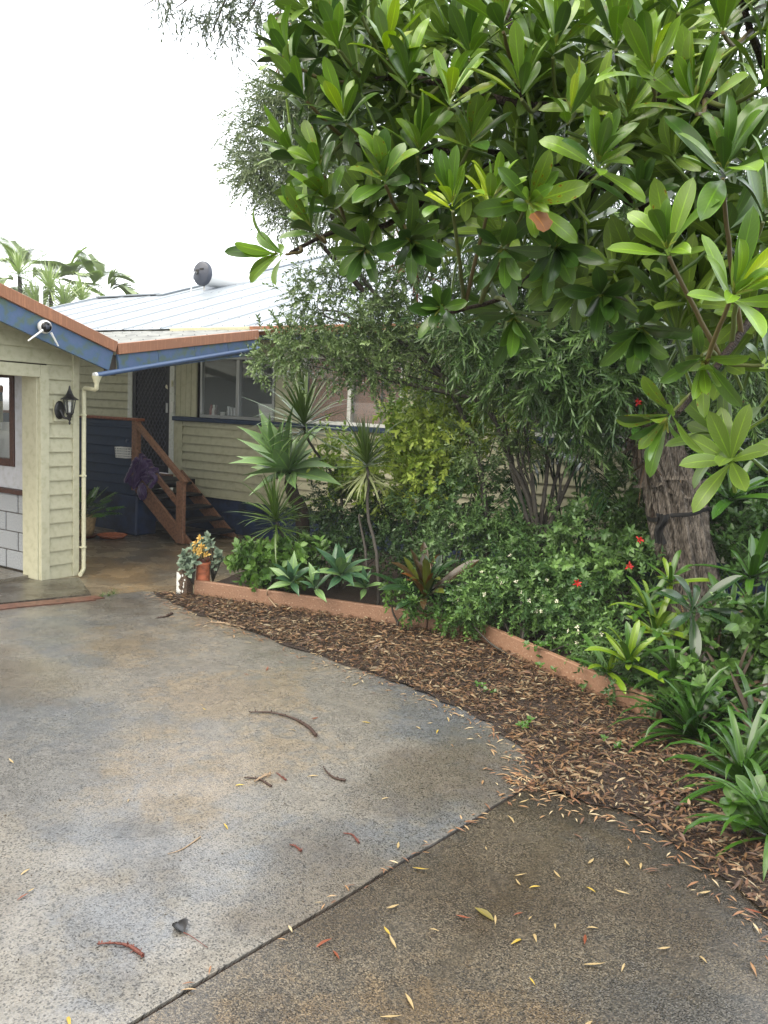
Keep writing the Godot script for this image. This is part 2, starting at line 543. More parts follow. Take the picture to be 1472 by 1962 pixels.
func slab(called: String, pts: Array, top: float, m: Material, drop := 0.12) -> void:
	var b := MB.new()
	var poly := PackedVector2Array()
	for p in pts:
		poly.append(p)
	var tri := Geometry2D.triangulate_polygon(poly)
	for p in poly:
		b.v.append(Vector3(p.x, top, p.y)); b.n.append(Vector3.UP)
		b.uv.append(p); b.uv2.append(p + Vector2(7.3, 8.9))
	for k in range(0, tri.size(), 3):
		var g := (b.v[tri[k + 1]] - b.v[tri[k]]).cross(b.v[tri[k + 2]] - b.v[tri[k]])
		b.ix.append_array(PackedInt32Array([tri[k], tri[k + 1], tri[k + 2]] if g.y < 0.0 else [tri[k], tri[k + 2], tri[k + 1]]))
	for k in poly.size():
		var p := poly[k]
		var q := poly[(k + 1) % poly.size()]
		var nn := Vector3(q.y - p.y, 0, p.x - q.x).normalized()
		var at := b.v.size()
		b.face([Vector3(p.x, top, p.y), Vector3(q.x, top, q.y), Vector3(q.x, top - drop, q.y), Vector3(p.x, top - drop, p.y)], nn)
		for w in 4:
			b.uv[at + w] = Vector2(b.v[at + w].x, b.v[at + w].z + b.v[at + w].y)
			b.uv2.append(b.uv[at + w] + Vector2(7.3, 8.9))
	structure(called, b, m)

func jag(pts: Array, amp: float, step := 0.12, sd := 1) -> Array:
	var r := RandomNumberGenerator.new()
	r.seed = sd
	var out := []
	for k in pts.size() - 1:
		var a: Vector2 = pts[k]
		var c: Vector2 = pts[k + 1]
		var n := maxi(1, int(a.distance_to(c) / step))
		for j in n:
			var q := a.lerp(c, float(j) / n)
			out.append(q + (Vector2(r.randf_range(-amp, amp), r.randf_range(-amp, amp)) if j > 0 else Vector2.ZERO))
	out.append(pts[-1])
	return out

var slab_edge := [Vector2(-5.68, -5.17), Vector2(-5.0, -4.93), Vector2(-4.33, -4.78), Vector2(-3.27, -4.6), Vector2(-2.31, -4.41), Vector2(-1.8, -4.22), Vector2(-1.5, -3.98), Vector2(-1.33, -3.72), Vector2(-1.32, -3.6)]
var slab_edge_b := [Vector2(-1.30, -3.6), Vector2(-0.8, -3.60), Vector2(-0.37, -3.30), Vector2(-0.1, -3.02), Vector2(0.4, -2.65), Vector2(1.5, -1.9), Vector2(3.0, -1.2)]

func build_ground() -> void:
	var b := MB.new()
	b.face([Vector3(-80, -0.14, -80), Vector3(80, -0.14, -80), Vector3(80, -0.14, 80), Vector3(-80, -0.14, 80)], Vector3.UP)
	structure("ground", b, M.earth)
	# two pours of concrete with an open joint between them
	var joint := jag([Vector2(-1.318, -3.6), Vector2(-1.50, -2.42), Vector2(-1.66, -1.44), Vector2(-2.3, 2.6)], 0.005, 0.16, 3)
	var left := jag(slab_edge, 0.025, 0.09, 4)
	var pa := []
	for p in left:
		pa.append(p)
	for p in joint:
		pa.append(p + Vector2(-0.007, 0))
	pa.append(Vector2(-12.0, 2.6))
	pa.append(Vector2(-12.0, -3.2))
	pa.append(Vector2(-6.27, -3.2))
	for p in [Vector2(-6.25, -3.9), Vector2(-5.93, -4.74), Vector2(-5.80, -5.12)]:
		pa.append(p)
	slab("driveway_slab", pa, 0.0, M.concrete_smooth)
	var pb := []
	for p in jag(slab_edge_b, 0.025, 0.09, 5):
		pb.append(p)
	pb.append(Vector2(3.0, 2.6))
	var jr := joint.duplicate()
	jr.reverse()
	for p in jr:
		pb.append(p + Vector2(0.008, 0))
	slab("driveway_slab", pb, -0.002, M.concrete_coarse)
	var jd := MB.new()
	jd.face([Vector3(-1.25, -0.011, -3.6), Vector3(-1.38, -0.011, -3.6), Vector3(-2.36, -0.011, 2.55), Vector3(-2.22, -0.011, 2.55)], Vector3.UP)
	structure("joint_soil", jd, M.soil)
	# the older, browner pour between garage, steps and bed
	slab("courtyard_slab", [Vector2(-5.70, -5.16), Vector2(-5.80, -5.13), Vector2(-5.92, -4.6), Vector2(-6.3, -4.3), Vector2(-7.1, -4.3), Vector2(-7.1, -4.80), Vector2(-16.0, -4.80), Vector2(-16.0, -8.45), Vector2(-6.2, -8.45), Vector2(-5.3, -5.45)], -0.010, M.concrete_old)
	slab("garage_apron", [Vector2(-6.28, -3.2), Vector2(-6.33, -3.9), Vector2(-6.03, -4.72), Vector2(-6.70, -5.10), Vector2(-6.84, -4.76), Vector2(-7.0, -4.7), Vector2(-7.0, -3.2)], 0.004, M.concrete_coarse)
	slab("garage_floor", [Vector2(-7.005, -3.2), Vector2(-7.005, -4.78), Vector2(-12.0, -4.78), Vector2(-12.0, -3.2)], 0.03, M.concrete_pale)
	# soil of the bed and of the strip under the fallen leaves: gently uneven sheets
	bed("garden_soil", [Vector2(-5.33, -5.36), Vector2(-2.77, -5.86), Vector2(-1.1, -4.92), Vector2(0.2, -4.0), Vector2(3.5, -2.6), Vector2(3.5, -8.4), Vector2(-6.3, -8.4)], 0.06, 0.04)
	var lp := litter_poly()
	lp.append(lp[0])
	var je := jag(lp, 0.045, 0.10, 6)
	je.pop_back()
	bed("litter_soil", je, 0.008, 0.012)

func litter_poly() -> Array:
	var p := []
	for q in slab_edge:
		p.append(q + Vector2(0.0, 0.03))
	for q in slab_edge_b:
		p.append(q + Vector2(0.0, 0.03))
	for q in [Vector2(3.2, -2.5), Vector2(0.9, -3.4), Vector2(0.0, -4.15), Vector2(-1.05, -4.88), Vector2(-2.72, -5.84), Vector2(-5.36, -5.35)]:
		p.append(q)
	return p

func bed(called: String, pts: Array, top: float, amp: float) -> void:
	var f := FastNoiseLite.new()
	f.seed = 7
	f.frequency = 1.1
	var poly := PackedVector2Array(pts)
	var b := MB.new()
	var st := 0.09
	var lo := poly[0]
	var hi := poly[0]
	for p in poly:
		lo = lo.min(p)
		hi = hi.max(p)
	var nx := int((hi.x - lo.x) / st) + 1
	var nz := int((hi.y - lo.y) / st) + 1
	for i in nx:
		for j in nz:
			var q := lo + Vector2(i, j) * st
			var cell := PackedVector2Array([q, q + Vector2(st, 0), q + Vector2(st, st), q + Vector2(0, st)])
			for piece in Geometry2D.intersect_polygons(cell, poly):
				var ps := []
				for w in piece:
					ps.append(Vector3(w.x, top + amp * f.get_noise_2d(w.x, w.y), w.y))
				b.face(ps, Vector3.UP)
	structure(called, b, M.soil)

func build_garage() -> void:
	var g := thing("garage", "cream weatherboard garage with orange capped gable and open doorway at the left", "garage", Vector3(-6.84, 0, -4.9))
	var X := -6.84
	var out := Vector3.RIGHT
	# narrow boarded pier right of the opening, boards 138 mm apart
	for k in 15:
		board(Vector3(X - 0.016, -0.01 + 0.1385 * k, -4.855), Vector3(0, 0, -1), out, 0.27, 0.142, M.cream_paint, g)
	for k in range(15, 21):
		var y := -0.01 + 0.1385 * k
		var ze := maxf(-5.125, (y + 0.1385 - 2.27) / 0.2995 - 5.37)
		if ze < -2.95:
			board(Vector3(X - 0.016, y, -2.9), Vector3(0, 0, -1), out, -2.9 - ze, 0.142, M.cream_paint, g)
	span("corner_trim", g, M.cream_paint, Vector3(X - 0.04, -0.01, -5.125), Vector3(X + 0.022, 2.35, -5.195))
	span("wall_frame", g, M.room_wall, Vector3(X - 0.24, 0.0, -5.18), Vector3(X - 0.02, 2.06, -4.80))
	span("wall_frame", g, M.room_wall, Vector3(X - 0.22, 2.0, -5.18), Vector3(X - 0.03, 2.14, -2.9))
	# trim and deep reveal of the opening
	span("door_trim", g, M.cream_paint, Vector3(X - 0.02, 0.0, -4.765), Vector3(X + 0.024, 2.055, -4.858))
	span("door_trim", g, M.cream_paint, Vector3(X - 0.02, 1.94, -2.9), Vector3(X + 0.0235, 2.055, -4.762))
	span("door_reveal", g, M.cream_paint, Vector3(X - 0.25, 0.0, -4.752), Vector3(X - 0.0205, 1.965, -4.802))
	span("door_reveal", g, M.cream_paint, Vector3(X - 0.25, 1.945, -2.9), Vector3(X - 0.021, 1.985, -4.751))
	# side wall inside: concrete blocks, timber ledge, grey lining with a brown framed window built in place of a likely mirror
	span("mortar_bed", g, M.mortar, Vector3(-16.0, 0.03, -4.92), Vector3(-7.075, 0.79, -4.832))
	for c in 4:
		var x := -7.075 - (0.0 if c % 2 == 0 else -0.2)
		while x > -9.5:
			var x0 := minf(x, -7.08)
			var x1 := maxf(x - 0.392, -9.6)
			if x0 - x1 > 0.05:
				span("concrete_block", g, M.block_grey, Vector3(x1 + 0.006, 0.036 + 0.19 * c, -4.90), Vector3(x0 - 0.006, 0.036 + 0.19 * c + 0.180, -4.821), 0.006)
			x -= 0.4
	span("ledge", g, M.dark_timber, Vector3(-9.6, 0.795, -4.93), Vector3(-7.085, 0.84, -4.78))
	span("inside_wall", g, M.wall_grey, Vector3(-7.32, 0.842, -4.90), Vector3(-7.085, 2.1, -4.83))
	span("inside_wall", g, M.wall_grey, Vector3(-16.0, 0.842, -4.90), Vector3(-7.321, 1.06, -4.83))
	span("inside_wall", g, M.wall_grey, Vector3(-16.0, 1.99, -4.90), Vector3(-7.321, 2.6, -4.83))
	span("inside_wall", g, M.wall_grey, Vector3(-16.0, 1.061, -4.90), Vector3(-8.6, 1.989, -4.83))
	var w := Node3D.new()
	w.name = "window"
	g.add_child(w)
	span("window_frame", w, M.dark_timber, Vector3(-7.39, 1.062, -4.91), Vector3(-7.322, 1.988, -4.815))
	span("window_frame", w, M.dark_timber, Vector3(-8.599, 1.062, -4.91), Vector3(-7.391, 1.135, -4.81))
	span("window_frame", w, M.dark_timber, Vector3(-8.599, 1.93, -4.91), Vector3(-7.391, 1.988, -4.81))
	span("window_frame", w, M.dark_timber, Vector3(-8.599, 1.136, -4.91), Vector3(-8.54, 1.929, -4.812))
	span("pane", w, M.glass, Vector3(-8.539, 1.136, -4.862), Vector3(-7.391, 1.929, -4.857), 0.0)
	span("back_wall", g, M.room_wall, Vector3(-9.7, 0.0, -4.93), Vector3(-9.61, 2.3, -2.9))
	span("ceiling", g, M.room_wall, Vector3(-9.7, 2.12, -4.93), Vector3(X - 0.26, 2.15, -2.9))
	# gable roof: two sheets meeting left of the frame, barge board and orange capping along the rake
	var lo := Vector3(-6.5, 2.30, -5.37)
	var sl := Vector3(0, 0.2995, 1.0).normalized()
	var up := Vector3.RIGHT.cross(sl) * -1.0
	var L := 2.75
	for k in 13:
		var x0 := -6.50 - 0.76 * k
		var rows := []
		for e in [0.0, L]:
			var row := []
			for j in 17:
				var xx := x0 - 0.77 * j / 16.0
				row.append(Vector3(xx, lo.y, lo.z) + sl * float(e) + up * (0.012 * absf(sin(j * PI / 4.0)) + 0.004 * (k % 2)))
			rows.append(row)
		var b := MB.new()
		b.grid(rows)
		put("roof_sheet", b, M.roof_metal, g)
	var mid := lo + sl * (L * 0.5)
	var B := Basis(Vector3.RIGHT, up, Vector3.RIGHT.cross(up))
	solid("barge_board", g, M.fascia_blue, mid + up * -0.175 + sl * 0.62 + Vector3(-0.015, 0, 0), Vector3(0.03, 0.19, L - 1.24), 0.003, B)
	solid("barge_board", g, M.fascia_blue, mid + up * -0.175 + sl * -0.617 + Vector3(-0.0155, 0, 0), Vector3(0.03, 0.19, L - 1.24), 0.003, B)
	solid("capping", g, M.cap_streak, mid + up * -0.028 + Vector3(0.004, 0, 0), Vector3(0.045, 0.105, L), 0.004, B)
	solid("soffit", g, M.house_paint, mid + up * -0.12 + Vector3(-0.19, 0, 0), Vector3(0.30, 0.02, L), 0.002, B)
	# vent pipe
	var vp := MB.new()
	vp.tube([Vector3(-7.811, 2.643, -5.469), Vector3(-7.845, 2.973, -5.495)], [0.019, 0.019], 10)
	one("vent_pipe", "white square-topped vent pipe standing above the orange gable capping", "vent pipe", vp, M.pvc_white, Vector3(-7.811, 2.643, -5.469))

	# carriage lantern
	var lp := Vector3(-6.810, 1.662, -5.020)
	var ln := thing("wall_lantern", "black carriage wall lantern on the cream boards beside the doorway", "lantern", lp)
	solid("backing_board", ln, M.cream_paint, lp + Vector3(-0.004, -0.03, 0.03), Vector3(0.03, 0.20, 0.17))
	var b := MB.new()
	b.lathe([Vector2(0.0, 0.0), Vector2(0.045, 0.0), Vector2(0.06, -0.012), Vector2(0.055, -0.022), Vector2(0, -0.022)], lp + Vector3(0.034, -0.02, 0.07), 14, Basis(Vector3(0, 0, 1), Vector3(1, 0, 0), Vector3(0, 1.5, 0)))
	put("back_plate", b, M.black_metal, ln)
	var c := lp + Vector3(0.095, 0, 0.015)
	b = MB.new()
	b.tube([lp + Vector3(0.03, -0.02, 0.07), lp + Vector3(0.06, -0.09, 0.05), lp + Vector3(0.1, -0.10, 0.02), c + Vector3(0, -0.07, 0)], [0.013, 0.014, 0.014, 0.012], 8)
	put("arm", b, M.black_metal, ln)
	b = MB.new()
	b.lathe([Vector2(0.0000, -0.1564), Vector2(0.0089, -0.1518), Vector2(0.0118, -0.1380), Vector2(0.0059, -0.1242), Vector2(0.0163, -0.1058), Vector2(0.0118, -0.0920), Vector2(0.0266, -0.0782), Vector2(0.0207, -0.0662), Vector2(0.0340, -0.0552), Vector2(0.0340, -0.0414), Vector2(0.0000, -0.0414)], c, 14)
	put("finial_base", b, M.black_metal, ln)
	b = MB.new()
	for k in 6:
		var a := TAU * k / 6.0
		var d := Vector3(cos(a), 0, sin(a))
		b.beam(c + d * 0.034 + Vector3(0, -0.046, 0), c + d * 0.055 + Vector3(0, 0.087, 0), 0.007, 0.007)
	put("cage", b, M.black_metal, ln)
	b = MB.new()
	var prof := [Vector2(0.0318, -0.0414), Vector2(0.0525, 0.0846)]
	b.lathe(prof, c, 6)
	put("pane", b, M.glass, ln)
	b = MB.new()
	b.lathe([Vector2(0.0000, 0.0828), Vector2(0.0555, 0.0856), Vector2(0.0829, 0.0810), Vector2(0.0829, 0.0883), Vector2(0.0444, 0.1150), Vector2(0.0259, 0.1472), Vector2(0.0178, 0.1702), Vector2(0.0148, 0.1748), Vector2(0.0118, 0.1840), Vector2(0.0081, 0.2070), Vector2(0.0000, 0.2208)], c, 12)
	put("roof_cap", b, M.black_metal, ln)
	b = MB.new()
	b.lathe([Vector2(0.0000, -0.0368), Vector2(0.0089, -0.0322), Vector2(0.0089, 0.0184), Vector2(0.0148, 0.0368), Vector2(0.0133, 0.0598), Vector2(0.0000, 0.0690)], c, 10)
	put("bulb_holder", b, M.white_plastic, ln)

	# white camera ball with two aerials on the barge board
	var cp := Vector3(-6.440, 2.373, -4.545)
	var cam := thing("security_camera", "round white security camera with two aerials on the blue barge board", "camera", cp)
	b = MB.new()
	var pr := []
	for k in 13:
		var a := PI * k / 12.0 - PI / 2
		pr.append(Vector2(cos(a) * 0.060, sin(a) * 0.062))
	var face_to := (Vector3(0, 1.45, 0) - cp + Vector3(1.5, 0, -2.6)).normalized()
	var fb := leafb(face_to, Vector3.UP)
	b.lathe(pr, cp, 22, fb)
	put("shell", b, M.white_plastic, cam)
	b = MB.new()
	b.lathe([Vector2(0.047, 0.040), Vector2(0.043, 0.050), Vector2(0.031, 0.060), Vector2(0.0, 0.066)], cp, 20, fb)
	put("lens_cover", b, M.smoked, cam)
	b = MB.new()
	b.lathe([Vector2(0, 0.068), Vector2(0.018, 0.0675), Vector2(0.018, 0.062)], cp, 14, fb)
	put("lens", b, M.tank_grey, cam)
	b = MB.new()
	b.tube([cp + Vector3(-0.06, 0.02, 0.0), cp + Vector3(-0.01, 0.0, 0)], [0.03, 0.03], 12)
	put("mount", b, M.white_plastic, cam)
	for e in [Vector3(-6.400, 2.232, -4.354), Vector3(-6.400, 2.216, -4.653)]:
		b = MB.new()
		var s0: Vector3 = cp + (e - cp).normalized() * 0.06 + Vector3(0.03, 0, 0)
		b.tube([s0, s0.lerp(e, 0.3), e], [0.011, 0.009, 0.007], 8)
		put("aerial", b, M.white_plastic, cam)

	# breezeway roof between garage and house: skillion with capped, boarded edge
	var r := thing("breezeway_roof", "low pale breezeway roof with orange capping and blue boarded edge", "roof", Vector3(-6.5, 2.2, -6.5))
	var p0 := Vector3(-6.5, 2.30, -5.37)
	var p1 := Vector3(-6.5, 2.655, -7.42)
	var dr := (p1 - p0).normalized()
	var ru := dr.cross(Vector3.RIGHT).normalized()
	if ru.y < 0.0:
		ru = -ru
	var RL := 2.62
	for k in 13:
		b = MB.new()
		var rows := []
		for e in [0.0, RL]:
			var row := []
			for j in 13:
				var xx := -6.52 - 0.765 * k - 0.77 * j / 12.0
				row.append(Vector3(xx, p0.y, p0.z) + dr * float(e) + ru * (0.010 * absf(sin(j * PI / 3.0)) + 0.004 * (k % 2) - 0.01))
			rows.append(row)
		b.grid(rows)
		put("roof_sheet", b, M.roof_white, r)
	b = MB.new()
	for k in 3:
		for j in 26:
			b.lathe([Vector2(0.007, 0.0), Vector2(0.006, 0.006), Vector2(0.0, 0.008)], Vector3(-6.6 - 0.19 * j, p0.y, p0.z) + dr * (0.6 + 0.75 * k) + ru * 0.004, 6)
	put("roof_screws", b, M.screw_grey, r).set_meta("kind", "stuff")
	var RB := Basis(Vector3.RIGHT, ru, Vector3.RIGHT.cross(ru))
	var BL := 2.08
	solid("capping", r, M.cap_streak, p0 + dr * (BL * 0.5) + ru * -0.045 + Vector3(0.004, 0, 0), Vector3(0.045, 0.105, BL), 0.004, RB)
	for k in 4:
		solid("fascia_board", r, M.fascia_blue, p0 + dr * (BL * (k + 0.5) / 4.0) + ru * -0.185 + Vector3(-0.0165 + 0.001 * (k % 2), 0, 0), Vector3(0.03, 0.18, BL / 4.0 - 0.003), 0.002, RB)
	span("rafter", r, M.room_wall, Vector3(-6.62, 2.0, -5.42), Vector3(-6.56, 2.2, -5.32))
	for k in 4:
		solid("rafter", r, M.room_wall, p0 + Vector3(-0.9 - 1.5 * k, 0, 0) + dr * (RL * 0.5) + ru * -0.075, Vector3(0.045, 0.11, RL - 0.06), 0.002, RB)

	var gu := thing("breezeway_gutter", "blue gutter pipe with a white end cap under the breezeway fascia", "gutter", Vector3(-6.47, 2.0, -5.1))
	var ga := Vector3(-6.47, 1.985, -5.10)
	var gb := Vector3(-6.47, 2.45, -7.42)
	b = MB.new()
	b.tube([ga, gb], [0.025, 0.025], 14)
	put("pipe", b, M.gutter_blue, gu)
	b = MB.new()
	var gd := (gb - ga).normalized()
	b.tube([ga - gd * 0.008, ga + gd * 0.02], [0.028, 0.028], 14)
	put("end_cap", b, M.pvc_white, gu)

	var dp := thing("downpipe", "cream downpipe with a funnel head on the garage corner", "downpipe", Vector3(-6.78, 0, -5.2))
	b = MB.new()
	var fz := Vector3(-6.47, 1.92, -5.12)
	b.lathe([Vector2(0.05, 0.06), Vector2(0.045, 0.05), Vector2(0.022, -0.01), Vector2(0.02, -0.04)], fz, 14)
	put("funnel", b, M.pvc_cream, dp)
	b = MB.new()
	b.tube([fz + Vector3(0, -0.02, 0), fz + Vector3(0, -0.055, 0), fz + Vector3(-0.02, -0.07, -0.0), Vector3(-6.75, 1.865, -5.21), Vector3(-6.785, 1.855, -5.225), Vector3(-6.79, 1.82, -5.225), Vector3(-6.79, 0.9, -5.225), Vector3(-6.79, 0.06, -5.225), Vector3(-6.77, 0.03, -5.19), Vector3(-6.72, 0.022, -5.13)], [0.021], 12)
	put("pipe", b, M.pvc_cream, dp)
	for y in [0.28, 1.0, 1.6]:
		b = MB.new()
		b.box(Vector3(-6.79, y, -5.215), Vector3(0.052, 0.018, 0.052))
		put("bracket", b, M.pvc_cream, dp)

	# brown tile strip before the apron, with a tuft of grass at its far end
	var st := thing("tile_strip", "row of brown glazed tiles set along the garage apron", "paving", Vector3(-6.2, 0, -4.0))
	var A := [Vector2(-6.27, -3.2), Vector2(-6.25, -3.9), Vector2(-5.93, -4.70)]
	var zz := -3.2
	while zz > -4.70:
		var z1 := maxf(zz - 0.2, -4.70)
		var wid := 0.165 if zz > -4.45 else 0.12
		var xa := -6.27 + 0.02 * (-3.2 - zz) if zz > -3.9 else -6.25 + 0.4 * (-3.9 - zz)
		var xb := -6.27 + 0.02 * (-3.2 - z1) if z1 > -3.9 else -6.25 + 0.4 * (-3.9 - z1)
		b = MB.new()
		var o := 0.010
		var q := [Vector3(xa, o, zz), Vector3(xa + wid, o, zz), Vector3(xb + wid, o, z1 + 0.004), Vector3(xb, o, z1 + 0.004)]
		b.face(q, Vector3.UP)
		for k in 4:
			var m: Vector3 = (q[k] + q[(k + 1) % 4]) * 0.5 - (q[0] + q[2]) * 0.5
			b.face([q[k], q[(k + 1) % 4], q[(k + 1) % 4] - Vector3(0, 0.05, 0), q[k] - Vector3(0, 0.05, 0)], m.normalized())
		put("tile", b, M.brick_tile, st)
		zz -= 0.2

	# added stand-in for the view in the brown frame: boarded corner, gas bottle
	var sh := thing("added_shed_corner", "added cream boarded corner with blue and orange eave standing in for the framed view", "shed", Vector3(-11.2, 0, -7.0))
	for k in 15:
		board(Vector3(-11.22, 0.12 * k, -6.7), Vector3(1, 0, 0), Vector3(0, 0, 1), 0.62, 0.124, M.cream_paint, sh)
	span("corner_post", sh, M.cream_paint, Vector3(-10.60, 0, -6.76), Vector3(-10.51, 1.9, -6.66))
	span("fascia_board", sh, M.fascia_blue, Vector3(-12.4, 1.68, -6.62), Vector3(-10.3, 1.80, -6.59))
	span("capping", sh, M.cap_orange, Vector3(-12.4, 1.80, -6.60), Vector3(-10.25, 1.88, -6.55))
	var gp := Vector3(-9.62, 0, -6.25)
	var gc := thing("gas_bottle", "white gas bottle standing on a stool behind the garage window", "gas bottle", gp)
	b = MB.new()
	b.lathe([Vector2(0, 0.9), Vector2(0.14, 0.9), Vector2(0.17, 0.95), Vector2(0.175, 1.2), Vector2(0.15, 1.28), Vector2(0.05, 1.33), Vector2(0, 1.33)], gp, 20)
	put("tank", b, M.white_plastic, gc)
	b = MB.new()
	b.lathe([Vector2(0.085, 1.30), Vector2(0.085, 1.42), Vector2(0.075, 1.42), Vector2(0.075, 1.31)], gp, 16)
	put("collar", b, M.white_plastic, gc)
	b = MB.new()
	b.box(gp + Vector3(0, 0.44, 0), Vector3(0.4, 0.9, 0.4))
	put("stand", b, M.dark_timber, gc)

func build_house() -> void:
	var h := thing("house", "cream weatherboard house on a navy base under a pale sheet metal roof", "house", Vector3(-6, 0, -8.4))
	var Z := -8.4
	var out := Vector3(0, 0, 1)
	var al := Vector3.RIGHT
	# left wall, by the door
	for k in 17:
		board(Vector3(-12.2, 0.765 + 0.1255 * k, Z), al, out, 2.34, 0.129, M.house_paint, h)
	# wall under the windows
	for k in 9:
		board(Vector3(-8.70, 0.478 + 0.1205 * k, Z), al, out, 11.7, 0.124, M.house_paint, h)
	span("stile", h, M.house_paint, Vector3(-8.872, 0.478, Z - 0.02), Vector3(-8.705, 1.515, Z + 0.026))
	span("drip_board", h, M.house_paint, Vector3(-8.87, 0.462, Z - 0.02), Vector3(3.0, 0.4775, Z + 0.034))
	span("foundation", h, M.navy_block, Vector3(-12.2, -0.1, Z - 0.2), Vector3(3.0, 0.4615, Z - 0.003), 0.004)
	# sill board and plain sheets between the windows
	span("sill_board", h, M.navy_paint, Vector3(-8.87, 1.517, Z - 0.02), Vector3(-4.95, 1.578, Z + 0.075), 0.006)
	var x := -8.868
	while x < -8.45:
		span("lining_board", h, M.house_paint, Vector3(x + 0.002, 1.58, Z - 0.02), Vector3(minf(x + 0.103, -8.365), 2.62, Z + 0.012), 0.006)
		x += 0.105
	span("wall_sheet", h, M.house_paint, Vector3(-7.005, 1.58, Z - 0.02), Vector3(-6.54, 2.7, Z + 0.011))
	span("wall_sheet", h, M.house_paint, Vector3(-8.364, 2.43, Z - 0.02), Vector3(-7.006, 2.7, Z + 0.0115))
	span("wall_sheet", h, M.house_paint, Vector3(-6.539, 2.45, Z - 0.02), Vector3(-5.03, 2.7, Z + 0.0115))
	for k in 10:
		board(Vector3(-5.03, 1.582 + 0.1205 * k, Z), al, out, 1.58, 0.124, M.house_paint, h)
		board(Vector3(-1.95, 1.582 + 0.1205 * k, Z), al, out, 4.95, 0.124, M.house_paint, h)
	for k in 3:
		board(Vector3(-3.45, 2.42 + 0.1205 * k, Z), al, out, 1.5, 0.124, M.house_paint, h)
	# windows: two sliding sashes each, rooms behind
	sash(h, -8.36, -7.01, 1.58, 2.43, -7.66, M.alu, "")
	sash(h, -6.535, -5.035, 1.58, 2.45, -5.80, M.white_paint, "blind")
	sash(h, -3.44, -1.96, 1.58, 2.42, -2.72, M.white_paint, "")
	span("sill_board", h, M.navy_paint, Vector3(-3.5, 1.515, Z - 0.02), Vector3(-1.9, 1.579, Z + 0.07), 0.006)
	span("inner_wall", h, M.room_wall, Vector3(-12.2, 0.6, -12.0), Vector3(3.0, 2.75, -11.9), 0)
	span("inner_wall", h, M.room_wall, Vector3(-6.8, 0.71, -11.9), Vector3(-6.7, 2.75, Z - 0.03), 0)
	span("inner_wall", h, M.room_wall, Vector3(-9.0, 0.71, -11.9), Vector3(-8.95, 2.75, Z - 0.15), 0)
	span("inner_floor", h, M.room_brown, Vector3(-12.2, 0.60, -11.9), Vector3(3.0, 0.70, Z - 0.025), 0)
	span("inner_ceiling", h, M.room_wall, Vector3(-12.2, 2.62, -11.9), Vector3(3.0, 2.66, Z - 0.025), 0)
	span("inner_cupboard", h, M.room_brown, Vector3(-8.1, 0.70, -11.2), Vector3(-7.0, 2.25, -10.7))
	span("inner_shelf", h, M.room_wall, Vector3(-8.36, 1.50, Z - 0.25), Vector3(-7.0, 1.575, Z - 0.021))
	# door with diamond grille
	span("door_jamb", h, M.white_paint, Vector3(-9.86, 0.73, Z - 0.05), Vector3(-9.765, 2.66, Z + 0.035))
	span("door_jamb", h, M.white_paint, Vector3(-8.965, 0.73, Z - 0.05), Vector3(-8.874, 2.66, Z + 0.036))
	var d := Node3D.new()
	d.name = "door"
	h.add_child(d)
	d.position = Vector3(-9.36, 0.73, Z) - h.position
	span("door_frame", d, M.door_navy, Vector3(-9.762, 0.74, Z - 0.01), Vector3(-9.69, 2.62, Z + 0.025))
	span("door_frame", d, M.door_navy, Vector3(-9.04, 0.74, Z - 0.01), Vector3(-8.968, 2.62, Z + 0.025))
	span("door_frame", d, M.door_navy, Vector3(-9.689, 0.74, Z - 0.01), Vector3(-9.041, 0.84, Z + 0.0245))
	span("door_frame", d, M.door_navy, Vector3(-9.689, 2.54, Z - 0.01), Vector3(-9.041, 2.62, Z + 0.0245))
	span("fly_screen", d, M.door_navy, Vector3(-9.689, 0.841, Z - 0.008), Vector3(-9.041, 2.539, Z + 0.001), 0)
	var cx := -9.365
	for s in [-1.0, 1.0]:
		for k in 40:
			# bars at 58 degrees, clipped to the frame
			var t := Vector2(cos(1.0), sin(1.0) * s)
			var y0 := 0.10 + 0.118 * k
			var o := Vector2(-9.365, y0)
			var l0 := -0.322 / t.x
			var l1 := 0.322 / t.x
			if s > 0:
				l0 = maxf(l0, (0.842 - y0) / t.y)
				l1 = minf(l1, (2.538 - y0) / t.y)
			else:
				l1 = minf(l1, (0.842 - y0) / t.y)
				l0 = maxf(l0, (2.538 - y0) / t.y)
			if l1 - l0 < 0.03:
				continue
			var pa := o + t * l0
			var pb := o + t * l1
			var b := MB.new()
			b.beam(Vector3(pa.x, pa.y, Z + 0.007 + 0.004 * s), Vector3(pb.x, pb.y, Z + 0.007 + 0.004 * s), 0.011, 0.010, Vector3(0, 0, 1), 0.001)
			put("grille_bar", b, M.grille_metal, d)
	span("handle", d, M.alu, Vector3(-9.03, 1.62, Z + 0.026), Vector3(-8.995, 1.76, Z + 0.045))
	span("threshold", h, M.timber_brown, Vector3(-9.86, 0.70, Z - 0.05), Vector3(-8.874, 0.729, Z + 0.06))
	# main roof: sheets run up the slope, with laps, screws and a gutter
	var e0 := Vector3(0, 2.76, -7.9)
	var ang := deg_to_rad(18.0)
	var ud := Vector3(0, sin(ang), -cos(ang))
	var un := Vector3(0, cos(ang), sin(ang))
	var sc := MB.new()
	for k in 22:
		var x0 := -14.0 + 0.762 * k
		var ln := 3.45 if x0 + 0.38 < -12.2 else 9.2
		var rows := []
		for e in [0.0, ln]:
			var row := []
			for j in 21:
				var u: float = [0.0, 0.006, 0.024, 0.032][j] if j < 4 else 0.032 + 0.968 * (j - 3) / 17.0
				var hgt := 0.0012 * cos(u * TAU * 4.0) + (0.015 if j == 1 or j == 2 else 0.0)
				row.append(e0 + Vector3(x0 + 0.765 * u, 0, 0) + ud * float(e) + un * (hgt + 0.002 * (k % 2)))
			rows.append(row)
		var b := MB.new()
		b.grid(rows)
